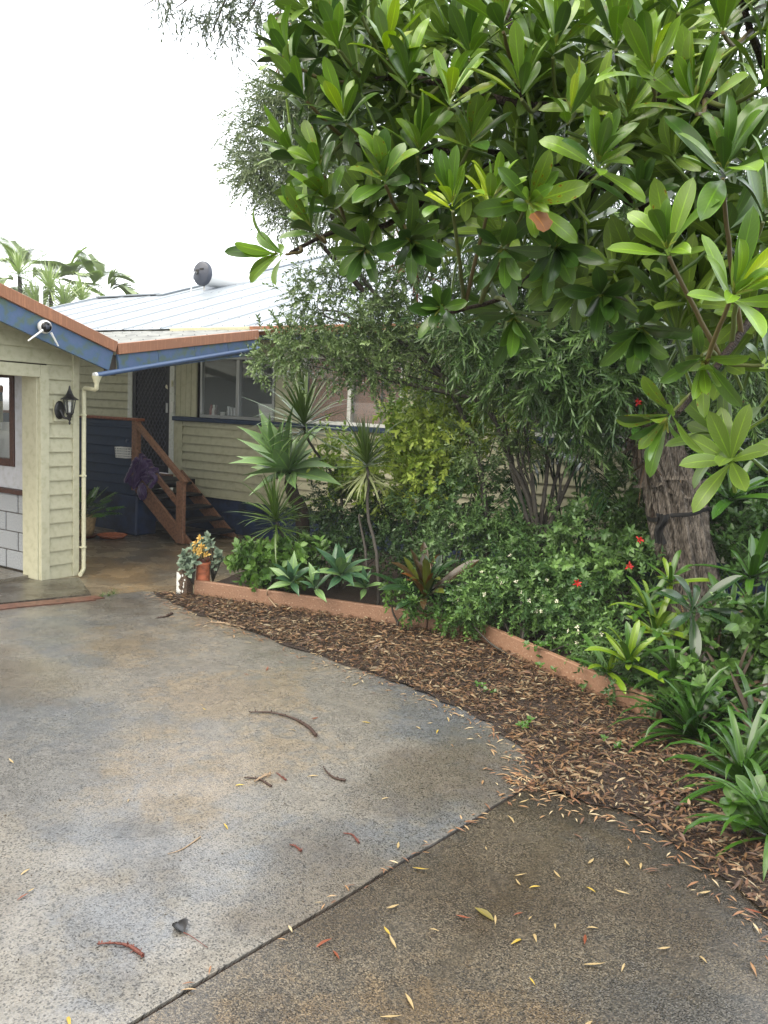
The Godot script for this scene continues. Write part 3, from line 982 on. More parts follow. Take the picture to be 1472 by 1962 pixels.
		put("roof_sheet", b, M.roof_metal, h)
		var dist := 0.12
		var n := 0
		while dist < ln - 0.1 and x0 < -3.0:
			for j in 4:
				sc.lathe([Vector2(0.009, 0.0), Vector2(0.008, 0.007), Vector2(0.0, 0.009)], e0 + Vector3(x0 + 0.095 + 0.19 * j, 0, 0) + ud * dist + un * 0.002, 5)
			n += 1
			dist += 0.55 if n == 1 else 0.9
	put("roof_screws", sc, M.screw_grey, h).set_meta("kind", "stuff")
	var top := e0 + ud * 3.45
	var b := MB.new()
	b.beam(Vector3(-14.05, top.y + 0.01, top.z), Vector3(-12.2, top.y + 0.01, top.z), 0.2, 0.03)
	put("ridge_cap", b, M.roof_metal, h)
	b = MB.new()
	b.beam(Vector3(-12.14, e0.y, e0.z) + ud * 3.3 + un * 0.02, Vector3(-12.14, e0.y, e0.z) + ud * 9.2 + un * 0.02, 0.16, 0.03)
	put("ridge_cap", b, M.roof_metal, h)
	b = MB.new()
	b.beam(Vector3(-14.03, e0.y, e0.z) + un * 0.01, Vector3(-14.03, e0.y, e0.z) + ud * 3.5 + un * 0.01, 0.09, 0.05)
	put("barge_capping", b, M.roof_metal, h)
	# back slopes so that the roof is closed, and the soffit
	var rt := e0 + ud * 9.2
	b = MB.new()
	b.face([Vector3(-14, top.y, top.z), Vector3(-12.2, top.y, top.z), Vector3(-12.2, 2.7, top.z - 3.3), Vector3(-14, 2.7, top.z - 3.3)], Vector3(0, 0.9, -0.3))
	b.face([Vector3(-12.2, rt.y, rt.z), Vector3(2.76, rt.y, rt.z), Vector3(2.76, 2.7, rt.z - 8), Vector3(-12.2, 2.7, rt.z - 8)], Vector3(0, 0.9, -0.3))
	b.face([Vector3(-12.2, top.y - 0.01, top.z), Vector3(-12.2, rt.y - 0.01, rt.z), Vector3(-15.2, rt.y - 1.3, rt.z), Vector3(-15.2, top.y - 1.3, top.z)], Vector3(-0.4, 0.9, 0))
	put("back_slope", b, M.roof_metal, h)
	span("soffit", h, M.house_paint, Vector3(-14.0, 2.665, -8.6), Vector3(3.0, 2.685, -7.93), 0)
	span("fascia_board", h, M.gutter_blue, Vector3(-14.0, 2.60, -7.925), Vector3(3.0, 2.735, -7.905))
	b = MB.new()
	gutter(b, Vector3(-8.35, 2.70, -7.84), Vector3(-6.95, 2.70, -7.84))
	put("gutter", b, M.pvc_cream, h)
	b = MB.new()
	gutter(b, Vector3(-6.94, 2.70, -7.84), Vector3(3.0, 2.70, -7.84))
	put("gutter", b, M.cap_orange, h)

	# solar hot water tank on the back slope
	var ta := Vector3(-11.396, 4.225, -11.413)
	var tb := ta + Vector3(0.0, 0.0, -1.6)
	var tk := thing("water_heater", "white roof water heater with a dark grey end cap", "water heater", ta)
	var td := (tb - ta).normalized()
	var TB := leafb(td, Vector3.UP)
	b = MB.new()
	b.lathe([Vector2(0, 0.0), Vector2(0.215, 0.0), Vector2(0.215, 1.5), Vector2(0, 1.5)], ta, 28, TB)
	put("tank", b, M.white_plastic, tk)
	b = MB.new()
	b.lathe([Vector2(0.228, 0.03), Vector2(0.228, -0.02), Vector2(0.19, -0.06), Vector2(0.0, -0.075)], ta, 28, TB)
	put("end_cap", b, M.tank_grey, tk)
	b = MB.new()
	b.box(ta + TB * Vector3(0.05, -0.07, 0.07), Vector3(0.10, 0.02, 0.03), 0.004, TB)
	b.box(ta + TB * Vector3(-0.06, -0.07, 0.02), Vector3(0.08, 0.03, 0.09), 0.004, TB)
	put("valve_cover", b, M.smoked, tk)
	b = MB.new()
	var pe := ta + TB * Vector3(-0.06, -0.09, 0.0)
	b.tube([pe, pe - td * 0.06, pe - td * 0.09 + Vector3(0, -0.06, 0), pe - td * 0.14 + Vector3(0, -0.38, 0)], [0.016], 8)
	put("pipe", b, M.alu, tk)
	for k in [0.25, 1.2]:
		b = MB.new()
		b.box(ta + td * k + Vector3(0, -0.26, 0), Vector3(0.06, 0.12, 0.4), 0.004)
		put("bracket", b, M.alu, tk)

	build_steps()

func gutter(b: MB, a: Vector3, c: Vector3) -> void:
	var rows := []
	for q in [a, c]:
		var row := []
		for s in [Vector2(-0.055, 0.06), Vector2(-0.055, -0.01), Vector2(-0.04, -0.045), Vector2(0.02, -0.05), Vector2(0.05, -0.03), Vector2(0.056, 0.03), Vector2(0.066, 0.05), Vector2(0.06, 0.055), Vector2(0.048, 0.03), Vector2(0.02, -0.035), Vector2(-0.04, -0.035), Vector2(-0.05, 0.06)]:
			row.append(q + Vector3(0, s.y, s.x))
		rows.append(row)
	b.grid(rows)
	b.face([rows[0][0], rows[0][2], rows[0][3], rows[0][5]], (a - c).normalized())

func sash(h: Node3D, x0: float, x1: float, y0: float, y1: float, mid: float, m: Material, kind: String) -> void:
	var Z := -8.4
	var w := Node3D.new()
	w.name = "window"
	h.add_child(w, true)
	w.position = Vector3(x0, y0, Z) - h.position
	span("window_frame", w, m, Vector3(x0, y0 + 0.001, Z - 0.03), Vector3(x1, y0 + 0.045, Z + 0.032))
	span("window_frame", w, m, Vector3(x0, y1 - 0.04, Z - 0.03), Vector3(x1, y1 - 0.001, Z + 0.032))
	span("window_frame", w, m, Vector3(x0, y0 + 0.046, Z - 0.03), Vector3(x0 + 0.032, y1 - 0.041, Z + 0.031))
	span("window_frame", w, m, Vector3(x1 - 0.032, y0 + 0.046, Z - 0.03), Vector3(x1, y1 - 0.041, Z + 0.031))
	span("window_frame", w, m, Vector3(mid - 0.028, y0 + 0.046, Z - 0.028), Vector3(mid + 0.028, y1 - 0.041, Z + 0.029))
	span("pane", w, M.glass, Vector3(x0 + 0.033, y0 + 0.047, Z + 0.002), Vector3(mid - 0.029, y1 - 0.042, Z + 0.007), 0)
	span("pane", w, M.glass, Vector3(mid + 0.029, y0 + 0.047, Z - 0.012), Vector3(x1 - 0.033, y1 - 0.042, Z - 0.007), 0)
	if kind == "blind":
		var gap := mid + 0.42
		for q in [[x0 + 0.02, mid - 0.02], [mid - 0.01, gap - 0.015], [gap + 0.015, x1 - 0.02]]:
			var n := int((y1 - y0) / 0.014)
			var b := MB.new()
			for k in n:
				b.box(Vector3((q[0] + q[1]) * 0.5, y0 + 0.03 + 0.014 * k, Z - 0.075), Vector3(q[1] - q[0], 0.0125, 0.006), 0.001)
			put("blind", b, M.blind_brown, w).set_meta("kind", "stuff")

func build_steps() -> void:
	# balustrade of navy boards on a block pier, left of the steps
	var bl := thing("porch_balustrade", "navy boarded porch balustrade with a brown cap rail", "balustrade", Vector3(-9.2, 0.5, -7.3))
	var zf := -7.27
	for k in 8:
		board(Vector3(-11.6, 0.535 + 0.1245 * k, zf - 0.02), Vector3.RIGHT, Vector3(0, 0, 1), 3.19, 0.128, M.navy_paint, bl)
	span("top_board", bl, M.navy_paint, Vector3(-11.6, 1.44, zf - 0.06), Vector3(-8.41, 1.505, zf + 0.012))
	span("back_lining", bl, M.navy_paint, Vector3(-11.6, 0.54, zf - 0.06), Vector3(-8.415, 1.438, zf - 0.021))
	span("cap_rail", bl, M.timber_cap, Vector3(-11.6, 1.507, zf - 0.09), Vector3(-8.33, 1.545, zf + 0.035), 0.006)
	span("stop_board", bl, M.navy_paint, Vector3(-9.92, 0.53, zf - 0.02), Vector3(-9.84, 1.438, zf + 0.008))
	var pr := thing("porch_plinth", "navy painted block base and floor of the porch", "porch", Vector3(-9.2, 0, -7.6))
	span("pier", pr, M.navy_block, Vector3(-8.80, -0.01, -7.62), Vector3(-8.37, 0.53, -7.262), 0.02)
	span("base_wall", pr, M.navy_block, Vector3(-11.6, -0.02, -7.65), Vector3(-8.805, 0.531, -7.42), 0.01)
	span("floor_deck", pr, M.rubber_navy, Vector3(-11.6, 0.60, -8.37), Vector3(-8.42, 0.70, -7.335), 0.004)
	var bk := MB.new()
	var kp := Vector3(-8.529, 1.669, -7.250)

	# steps: two brown stringers, navy treads, posts and rails
	var s := thing("porch_steps", "brown timber porch steps with navy treads and a sloping handrail", "steps", Vector3(-7.9, 0, -7.7))
	var z0 := -7.30
	var z1 := -8.12
	var top := Vector3(-8.44, 0.70, 0)
	var foot := Vector3(-7.42, 0.0, 0)
	for z in [z0, z1]:
		var b := MB.new()
		var dd: float = 0.02
		# a sloping board with a plumb cut on the wall and a level cut on the ground
		var pa := [Vector3(-8.44, 0.84, z), Vector3(-8.44, 0.60, z), Vector3(-7.65, 0.0, z), Vector3(-7.36, 0.0, z)]
		for e in [-dd, dd]:
			var ps := []
			for q in pa:
				ps.append(q + Vector3(0, 0, e))
			b.face(ps, Vector3(0, 0, signf(e)))
		for k in 4:
			var a: Vector3 = pa[k]
			var c: Vector3 = pa[(k + 1) % 4]
			var nn := Vector3((c - a).y, -(c - a).x, 0).normalized()
			if nn.dot((a + c) * 0.5 - Vector3(-8.0, 0.4, z)) < 0:
				nn = -nn
			b.face([a - Vector3(0, 0, dd), c - Vector3(0, 0, dd), c + Vector3(0, 0, dd), a + Vector3(0, 0, dd)], nn)
		put("stringer", b, M.timber_brown, s)
	for k in 5:
		var y := 0.70 - 0.145 * (k + 0.05)
		var xx := -8.36 + 0.205 * k
		span("tread", s, M.rubber_navy, Vector3(xx - 0.10, y - 0.035, z1 + 0.022), Vector3(xx + 0.16, y, z0 - 0.022), 0.006)
	span("post", s, M.timber_brown, Vector3(-8.445, 0.60, z0 - 0.02), Vector3(-8.355, 1.505, z0 + 0.065), 0.005)
	span("newel", s, M.timber_brown, Vector3(-7.60, 0.0, z0 + 0.021), Vector3(-7.475, 0.79, z0 + 0.075), 0.005)
	var rl := MB.new()
	rl.beam(Vector3(-8.40, 1.50, z0 + 0.045), Vector3(-7.46, 0.775, z0 + 0.045), 0.075, 0.055)
	put("handrail", rl, M.timber_brown, s)
	rl = MB.new()
	rl.beam(Vector3(-8.40, 1.13, z0 + 0.04), Vector3(-7.55, 0.47, z0 + 0.04), 0.035, 0.075)
	put("mid_rail", rl, M.timber_brown, s)

	# wire basket hooked on the boards, navy knob above it
	var wb := thing("wire_basket", "small white wire basket hung on the navy balustrade boards", "basket", kp)
	var bc := Vector3(-8.565, 1.080, -7.210)
	var hw := 0.105
	var hd := 0.055
	for k in 5:
		var y := -0.06 + 0.033 * k
		var q := 1.0 - 0.10 * (4 - k) / 4.0
		rl = MB.new()
		var path := []
		for p in [Vector2(-1, -1), Vector2(1, -1), Vector2(1, 1), Vector2(-1, 1), Vector2(-1, -1)]:
			path.append(bc + Vector3(p.x * hw * q, y, p.y * hd * q))
		for j in 4:
			rl.tube([path[j], path[j + 1]], [0.006 if k == 4 else 0.004], 5)
		put("wire_ring", rl, M.white_plastic, wb)
	rl = MB.new()
	for k in 11:
		var x := -hw + 2 * hw * k / 10.0
		for e in [-1.0, 1.0]:
			rl.tube([bc + Vector3(x, 0.072, e * hd), bc + Vector3(x * 0.9, -0.06, e * hd * 0.9)], [0.0035], 4)
		rl.tube([bc + Vector3(x * 0.9, -0.06, -hd * 0.9), bc + Vector3(x * 0.9, -0.06, hd * 0.9)], [0.0035], 4)
	for k in 5:
		var z := -hd + 2 * hd * k / 4.0
		for e in [-1.0, 1.0]:
			rl.tube([bc + Vector3(e * hw, 0.072, z), bc + Vector3(e * hw * 0.9, -0.06, z * 0.9)], [0.0035], 4)
	put("wire_mesh", rl, M.white_plastic, wb)
	rl = MB.new()
	var kn := Vector3(-8.512, 1.241, -7.240)
	rl.lathe([Vector2(0.012, -0.02), Vector2(0.012, 0.0), Vector2(0.026, 0.006), Vector2(0.026, 0.022), Vector2(0, 0.03)], kn, 14, Basis(Vector3(1, 0, 0), Vector3(0, 0, 1), Vector3(0, 1, 0)))
	one("wall_hook", "round navy hook knob on the balustrade boards above the wire basket", "hook", rl, M.navy_paint, kn)
	# white bell box and hook on the right jamb
	var bb := Vector3(-8.879, 1.706, -8.340)
	rl = MB.new()
	rl.box(bb, Vector3(0.045, 0.155, 0.03), 0.006)
	one("bell_box", "small white bell box on the right door jamb", "bell box", rl, M.white_plastic, bb)
	bb = Vector3(-8.891, 2.042, -8.345)
	rl = MB.new()
	rl.box(bb, Vector3(0.03, 0.09, 0.012), 0.002)
	rl.tube([bb + Vector3(0.02, 0.03, 0.01), bb + Vector3(0.03, 0.0, 0.03), bb + Vector3(0.02, -0.02, 0.03)], [0.006], 6)
	one("door_hook", "pale metal hook high on the right door jamb", "hook", rl, M.pvc_cream, bb)
	bb = Vector3(-9.036, 2.025, -8.370)
	rl = MB.new()
	rl.blade(bb, leafb(Vector3(0.4, -0.9, 0.1), Vector3(0, 0, 1)), 0.07, 0.05, [0.3, 1.0, 0.8, 0.2], 0.6, 0.3)
	one("paper_tag", "scrap of white paper stuck in the door grille", "paper", rl, M.flower_white, bb)

	# purple rain jacket draped over the mid rail
	var r2 := RandomNumberGenerator.new()
	r2.seed = 12
	var jk := thing("jacket", "purple rain jacket draped over the mid rail of the steps", "jacket", Vector3(-8.05, 0.85, z0 + 0.04))
	var ra := Vector3(-8.27, 1.045, z0 + 0.04)
	var rb := Vector3(-7.97, 0.815, z0 + 0.04)
	var rows := []
	for i in 33:
		var t := i / 32.0
		var row := []
		for j in 27:
			var u := j / 26.0
			var on := ra.lerp(rb, u)
			var ln := (0.28 if t > 0.5 else 0.13) * (0.75 + 0.35 * sin(u * 5.0 + 0.6)) * (1.25 if t > 0.5 and u < 0.6 else 0.8)
			var a := absf(t - 0.5) * 2.0
			var side := 1.0 if t > 0.5 else -1.0
			var q := on
			if a < 0.2:
				var an := a / 0.2 * PI * 0.5
				q += Vector3(0, 0.05 * cos(an), side * 0.042 * sin(an))
			else:
				q += Vector3(-0.18 * (a - 0.2) * (1.0 if t > 0.5 else 0.0), -ln * (a - 0.2) / 0.8, side * (0.042 + 0.02 * (a - 0.2)))
			var f := sin(u * 31.0 + t * 5.0 + sin(t * 17.0) * 1.3) * 0.012 + sin(u * 14.0 - t * 21.0) * 0.012 + sin(u * 53.0 + t * 37.0) * 0.006
			q += Vector3(f * 0.6, f * 0.5, side * (absf(f) * 1.2 + 0.004))
			row.append(q)
		rows.append(row)
	var jb := MB.new()
	jb.grid(rows)
	put("body", jb, M.nylon, jk)
	for k in 2:
		jb = MB.new()
		var s0 := ra.lerp(rb, 0.15 + 0.75 * k) + Vector3(0, 0.02, 0.06)
		var path := []
		var rad := []
		for i in 16:
			var t := i / 15.0
			path.append(s0 + (Vector3(-0.02 - 0.22 * t * (1 - k) + 0.10 * k * sin(t * 3.0), 0.03 * sin(t * 3.1) - 0.33 * t * (1.0 - 0.45 * k), 0.03 + 0.01 * sin(t * 9.0))))
			rad.append(0.036 + 0.006 * sin(i * 2.4) - 0.008 * t)
		jb.tube(path, rad, 14, 0.10, r2)
		put("sleeve", jb, M.nylon, jk)
	rows = []
	for i in 15:
		var a := PI * i / 14.0
		var row := []
		for j in 22:
			var p := TAU * j / 22.0
			var r := 0.066 * (1.0 + 0.16 * sin(p * 5.0 + i * 1.1) + 0.10 * sin(p * 9.0 - i * 2.0))
			row.append(Vector3(-8.20, 0.60, z0 + 0.09) + Vector3(sin(a) * cos(p) * r * 1.1, cos(a) * r * 1.5, sin(a) * sin(p) * r * 0.6))
		rows.append(row)
	jb = MB.new()
	jb.grid(rows, true)
	put("hood", jb, M.nylon, jk)

	# things on the kitchen sill
	for k in 3:
		rl = MB.new()
		var p := Vector3(-7.93 + 0.055 * k, 1.577, -8.50)
		rl.lathe([Vector2(0, 0), Vector2(0.023, 0), Vector2(0.023, 0.17 - 0.008 * k), Vector2(0.019, 0.18 - 0.008 * k), Vector2(0, 0.18 - 0.008 * k)], p, 14)
		one("canister", ["tall metal canister nearest the cup on the kitchen sill", "middle metal canister of three on the kitchen sill", "metal canister farthest from the cup on the kitchen sill"][k], "canister", rl, M.alu, p, "metal canisters on the kitchen sill")
	rl = MB.new()
	var p2 := Vector3(-8.03, 1.577, -8.49)
	rl.lathe([Vector2(0, 0.003), Vector2(0.03, 0.0), Vector2(0.04, 0.095), Vector2(0.037, 0.095), Vector2(0.028, 0.01), Vector2(0, 0.012)], p2, 16)
	one("cup", "white cup left of the metal canisters on the kitchen sill", "cup", rl, M.white_plastic, p2)
	for k in 3:
		var p := Vector3(-8.28 + 0.07 * k, 1.577, -8.52 + 0.02 * k)
		rl = MB.new()
		rl.lathe([Vector2(0, 0), Vector2(0.028, 0), Vector2(0.03, 0.02), Vector2(0.03, 0.12), Vector2(0.014, 0.15), Vector2(0.014, 0.19), Vector2(0, 0.19)], p, 14)
		one("bottle", ["red bottle at the left end of the kitchen sill", "white bottle between the red bottle and the dark bottle on the sill", "dark bottle next to the white bottle on the kitchen sill"][k], "bottle", rl, [M.plastic_red, M.white_plastic, M.dark_timber][k], p, "bottles on the kitchen sill")
	rl = MB.new()
	var p3 := Vector3(-7.20, 1.577, -8.56)
	rl.box(p3 + Vector3(0, 0.012, 0), Vector3(0.30, 0.02, 0.16), 0.004)
	for e in [-1.0, 1.0]:
		rl.box(p3 + Vector3(e * 0.15, 0.12, 0), Vector3(0.008, 0.22, 0.17), 0.003, Basis(Vector3(0, 0, 1), -e * 0.12))
		rl.box(p3 + Vector3(0, 0.12, e * 0.08), Vector3(0.31, 0.22, 0.008), 0.003, Basis(Vector3(1, 0, 0), e * 0.1))
	rl.box(p3 + Vector3(0, 0.228, 0.093), Vector3(0.34, 0.012, 0.014), 0.003)
	one("tub", "white plastic tub at the right end of the kitchen sill", "tub", rl, M.white_plastic, p3)

const BROAD := [0.10, 0.20, 0.36, 0.53, 0.69, 0.83, 0.93, 0.99, 1.0, 0.95, 0.82, 0.57, 0.0]
const AGAVE := [0.50, 0.62, 0.86, 1.0, 0.97, 0.80, 0.52, 0.22, 0.02]
const STRAP := [0.75, 0.92, 1.0, 1.0, 0.97, 0.86, 0.62, 0.05]
const BROM := [0.8, 0.85, 0.92, 0.97, 1.0, 1.0, 0.97, 0.82, 0.1]
const BLADE := [0.6, 1.0, 0.95, 0.75, 0.42, 0.02]
const SMALL := [0.15, 0.85, 0.9, 0.0]
const OVATE := [0.3, 1.0, 0.75, 0.0]

# unit-length leaf meshes in a few curls
func leafset(w: float, prof: Array, bends: Array, fold: float, wave := 0.0) -> Array:
	var out := []
	for bd in bends:
		var b := MB.new()
		b.blade(Vector3.ZERO, Basis(), 1.0, w, prof, bd, fold, wave, rf(-0.25, 0.25))
		out.append(b.mesh())
	return out

func perp(a: Vector3) -> Vector3:
	var u := Vector3.UP if absf(a.y) < 0.9 else Vector3.RIGHT
	return a.cross(u).normalized()

func rosette(o: Node3D, at: Vector3, axis: Vector3, n: int, L: float, set: Array, mats: Array, e0: float, e1: float, rise := 0.0, called := "leaf") -> void:
	axis = axis.normalized()
	var p := perp(axis)
	var start := rf(0, TAU)
	for k in n:
		var t := float(k) / maxf(1.0, n - 1.0)
		var az := start + k * 2.39996 + rf(-0.25, 0.25)
		var el := lerpf(e0, e1, t) + rf(-0.14, 0.14)
		var r := p.rotated(axis, az)
		var d := axis * cos(el) + r * sin(el)
		var l := L * rf(0.66, 1.12) * (1.0 if t > 0.25 else 0.85)
		var B := leafb(d, axis).rotated(d, rf(-0.3, 0.3)).scaled(Vector3.ONE * l)
		B = leafb(d, axis).rotated(d.normalized(), rf(-0.3, 0.3))
		B = Basis(B.x * l, B.y * l, B.z * l)
		shared(called, set[rng.randi() % set.size()], mats[rng.randi() % mats.size()], Transform3D(B, at + axis * (rise * (1.0 - t)) + r * 0.004), o)

func twig(n: int, L: float, ll: float, lw: float, droop: float, prof: Array, open := 0.7, sd := 1, bend := 0.5) -> ArrayMesh:
	var r := RandomNumberGenerator.new()
	r.seed = sd
	var b := MB.new()
	var path := []
	var p := Vector3.ZERO
	for k in 6:
		path.append(p)
		var a := droop * k / 5.0
		p += Vector3(0, cos(a), -sin(a)) * L / 5.0
	b.tube(path, [0.0028, 0.0024, 0.002, 0.0016, 0.0012, 0.0008], 3)
	for k in n:
		var t := 0.12 + 0.88 * (k + 0.5) / n
		var i := mini(4, int(t * 5.0))
		var q: Vector3 = path[i].lerp(path[i + 1], t * 5.0 - i)
		var d0: Vector3 = (path[i + 1] - path[i]).normalized()
		var side := perp(d0).rotated(d0, k * 2.4 + r.randf_range(-0.4, 0.4))
		var d := (d0 * cos(open) + side * sin(open)).normalized()
		b.blade(q, leafb(d, d0 + Vector3(0, 0.4, 0) + side * r.randf_range(-0.4, 0.4)), ll * r.randf_range(0.7, 1.15), lw, prof, bend * r.randf_range(0.2, 1.4), 0.25)
	return b.mesh()

# twigs spread through a set of lobes [centre, radius, count]; tints between two linear colours
func crown(o: Node3D, called: String, mesh: Mesh, m: Material, lobes: Array, c0: Color, c1: Color, hang := 0.3, flat := 0.8, sc := 1.0) -> void:
	var xs := []
	var cs := []
	var f := FastNoiseLite.new()
	f.seed = 17
	f.frequency = 2.6
	f.fractal_octaves = 2
	for l in lobes:
		var c: Vector3 = l[0]
		var R: float = l[1]
		for k in int(l[2]):
			var dv := rdir()
			var rr := R * pow(rng.randf(), 0.42) * (1.0 + 0.16 * sin(dv.x * 7.0 + dv.y * 5.0 + c.x * 3.0))
			var p := c + Vector3(dv.x, dv.y * flat, dv.z) * rr
			var cl := f.get_noise_3dv(p)
			if cl < -0.22:
				continue
			if cl < 0.0:
				p += Vector3(dv.x, dv.y, dv.z) * rf(0.0, 0.08)
			var d := (dv * 0.8 + rdir() * 0.8 + Vector3(0, -hang, 0)).normalized()
			var s := sc * rf(0.7, 1.2)
			var B := leafb(d, rdir() + Vector3(0, 0.5, 0))
			xs.append(Transform3D(Basis(B.x * s, B.y * s, B.z * s), p - d * 0.05))
			var col := c0.lerp(c1, clampf(pow(rng.randf(), 1.5) * 0.8 + (f.get_noise_3dv(c * 9.0) + f.get_noise_3dv(p * 0.6)) * 0.35, 0.0, 1.0))
			cs.append(col * 1.2)
	scatter(called, mesh, m, xs, cs, o)

func limb(o: Node3D, path: Array, r0: float, r1: float, m: Material, called := "limb", sides := 7) -> void:
	var pts := []
	var rad := []
	var n := 5
	for k in path.size() - 1:
		var p0: Vector3 = path[maxi(k - 1, 0)]
		var p1: Vector3 = path[k]
		var p2: Vector3 = path[k + 1]
		var p3: Vector3 = path[mini(k + 2, path.size() - 1)]
		for j in n:
			pts.append(p1.cubic_interpolate(p2, p0, p3, float(j) / n))
	pts.append(path[-1])
	for k in pts.size():
		rad.append(lerpf(r0, r1, float(k) / (pts.size() - 1)))
		if k > 0 and k < pts.size() - 1:
			pts[k] += rdir() * rad[k] * 0.25
	var b := MB.new()
	b.tube(pts, rad, sides, 0.07, rng)
	put(called, b, m, o)

func bush(called: String, label: String, cat: String, base: Vector3, mesh: Mesh, m: Material, lobes: Array, c0: Color, c1: Color, stems := 4, hang := 0.0, sc := 1.0, group := "") -> Node3D:
	var o := thing(called, label, cat, base, group)
	for k in stems:
		var l = lobes[k % lobes.size()]
		var t: Vector3 = l[0] + rdir() * l[1] * 0.5
		limb(o, [base + Vector3(rf(-0.05, 0.05), -0.03, rf(-0.05, 0.05)), base.lerp(t, 0.5) + rdir() * 0.05, t], 0.012, 0.004, M.stem_grey, "stem", 5)
	crown(o, "foliage", mesh, m, lobes, c0, c1, hang, 0.85, sc)
	return o

func build_bed_edge() -> void:
	var e := [[Vector3(-5.35, 0, -5.345), Vector3(-3.105, 0, -5.745), "long brown timber edging board flecked with pale paint, next to the post"], [Vector3(-3.095, 0, -5.748), Vector3(-2.70, 0, -5.835), "short brown edging board between the joint and the corner of the bed"], [Vector3(-2.76, 0, -5.84), Vector3(-1.02, 0, -4.84), "brown timber edging board running from the corner to the strappy plants"]]
	for k in 3:
		var b := MB.new()
		var up := Vector3(0, 0.068, 0)
		b.beam(e[k][0] + up, e[k][1] + up, 0.048, 0.15, Vector3.UP, 0.005)
		one("edging_board", e[k][2], "edging", b, M.edging_brown, (e[k][0] + e[k][1]) * 0.5, "timber edging of the garden bed")
	var p := Vector3(-5.43, 0, -5.29)
	var po := thing("edging_post", "weathered grey post with flaking white paint at the end of the edging", "post", p)
	var pb := MB.new()
	pb.box(p + Vector3(0, 0.11, 0), Vector3(0.115, 0.24, 0.105), 0.008, Basis(Vector3.UP, 0.18))
	put("timber", pb, M.grey_timber, po)
	# white paint left on its left face: a torn sheet and a few flakes, a millimetre thick
	var pbas := Basis(Vector3.UP, 0.18)
	pb = MB.new()
	var strip := []
	for k in 13:
		var y := 0.012 + 0.017 * k
		strip.append([p + pbas * Vector3(-0.054, y, 0.0536), p + pbas * Vector3(-0.054 + [0.05, 0.042, 0.055, 0.03, 0.022, 0.034, 0.028, 0.016, 0.03, 0.044, 0.05, 0.036, 0.02][k], y + 0.004 * sin(k * 2.1), 0.0536)])
	pb.grid(strip)
	put("paint_flake", pb, M.white_paint, po)
	for k in 5:
		pb = MB.new()
		var cs := []
		var c0 := Vector2(0.012 + 0.012 * (k % 3), [0.04, 0.09, 0.15, 0.19, 0.12][k])
		for j in 9:
			var a := TAU * j / 9.0
			cs.append(p + pbas * Vector3(c0.x + cos(a) * rf(0.004, 0.011), c0.y + sin(a) * rf(0.005, 0.02), 0.0536))
		pb.face(cs, pbas * Vector3(0, 0, 1))
		put("paint_flake", pb, M.white_paint, po)
	# terracotta pot, with a dark inner pot
	var t := Vector3(-5.327, 0.130, -5.418)
	var pot := thing("terracotta_pot", "terracotta pot beside the grey succulents at the end of the edging", "pot", t)
	pb = MB.new()
	pb.lathe([Vector2(0, -0.1), Vector2(0.062, -0.1), Vector2(0.066, 0.0), Vector2(0.060, 0.14), Vector2(0.068, 0.15), Vector2(0.070, 0.175), Vector2(0.060, 0.178), Vector2(0.055, 0.14), Vector2(0, 0.13)], t, 24)
	put("body", pb, M.terracotta, pot)
	pb = MB.new()
	pb.lathe([Vector2(0.050, 0.14), Vector2(0.056, 0.185), Vector2(0.060, 0.19), Vector2(0.060, 0.212), Vector2(0.053, 0.212), Vector2(0.050, 0.19), Vector2(0, 0.185)], t, 24)
	put("inner_pot", pb, M.terracotta_dark, pot)
	# grey succulents around it
	var gs := leafset(0.62, [0.25, 0.7, 1.0, 0.95, 0.5, 0.05], [0.3, 0.6, -0.3], 0.3)
	var sets := [["grey succulent spilling over the weathered post", [[366,1075,7.45],[357,1062,7.45],[372,1050,7.5],[350,1080,7.42],[362,1092,7.4],[352,1068,7.46],[375,1072,7.42]]], ["grey succulent behind the terracotta pot", [[404,1040,7.6],[418,1062,7.6],[398,1030,7.65],[412,1082,7.55],[425,1070,7.6],[392,1040,7.65]]]]
	var pots := [[Vector3(-5.364, 0.324, -5.297),Vector3(-5.407, 0.384, -5.279),Vector3(-5.388, 0.436, -5.357),Vector3(-5.405, 0.302, -5.233),Vector3(-5.336, 0.252, -5.245),Vector3(-5.432, 0.352, -5.271),Vector3(-5.308, 0.346, -5.300)], [Vector3(-5.333, 0.474, -5.516),Vector3(-5.264, 0.370, -5.544),Vector3(-5.398, 0.513, -5.540),Vector3(-5.244, 0.281, -5.485),Vector3(-5.231, 0.333, -5.560),Vector3(-5.418, 0.463, -5.521)]]
	for k in 2:
		var o := thing("succulent", sets[k][0], "succulent", Vector3(pots[k][0].x, 0.1, pots[k][0].z - 0.04), "grey succulents at the end of the edging")
		for q in pots[k]:
			limb(o, [o.position, o.position.lerp(q, 0.6) + rdir() * 0.02, q], 0.008, 0.005, M.stem_grey, "stem", 5)
			rosette(o, q, Vector3(rf(-0.4, 0.4), 0.8, 0.6), 10, 0.062, gs, [M.grey_leaf], 0.25, 1.5, 0.02)
			rosette(o, q - Vector3(0, 0.03, 0), Vector3(rf(-0.4, 0.4), 0.8, 0.6), 6, 0.066, gs, [M.grey_leaf], 1.0, 1.8)
	var fl := thing("yellow_flowers", "pale yellow flower cluster rising from the terracotta pot", "flower", t)
	var ps := leafset(0.5, [0.3, 0.8, 1.0, 0.7, 0.1], [0.5, 0.9], 0.4)
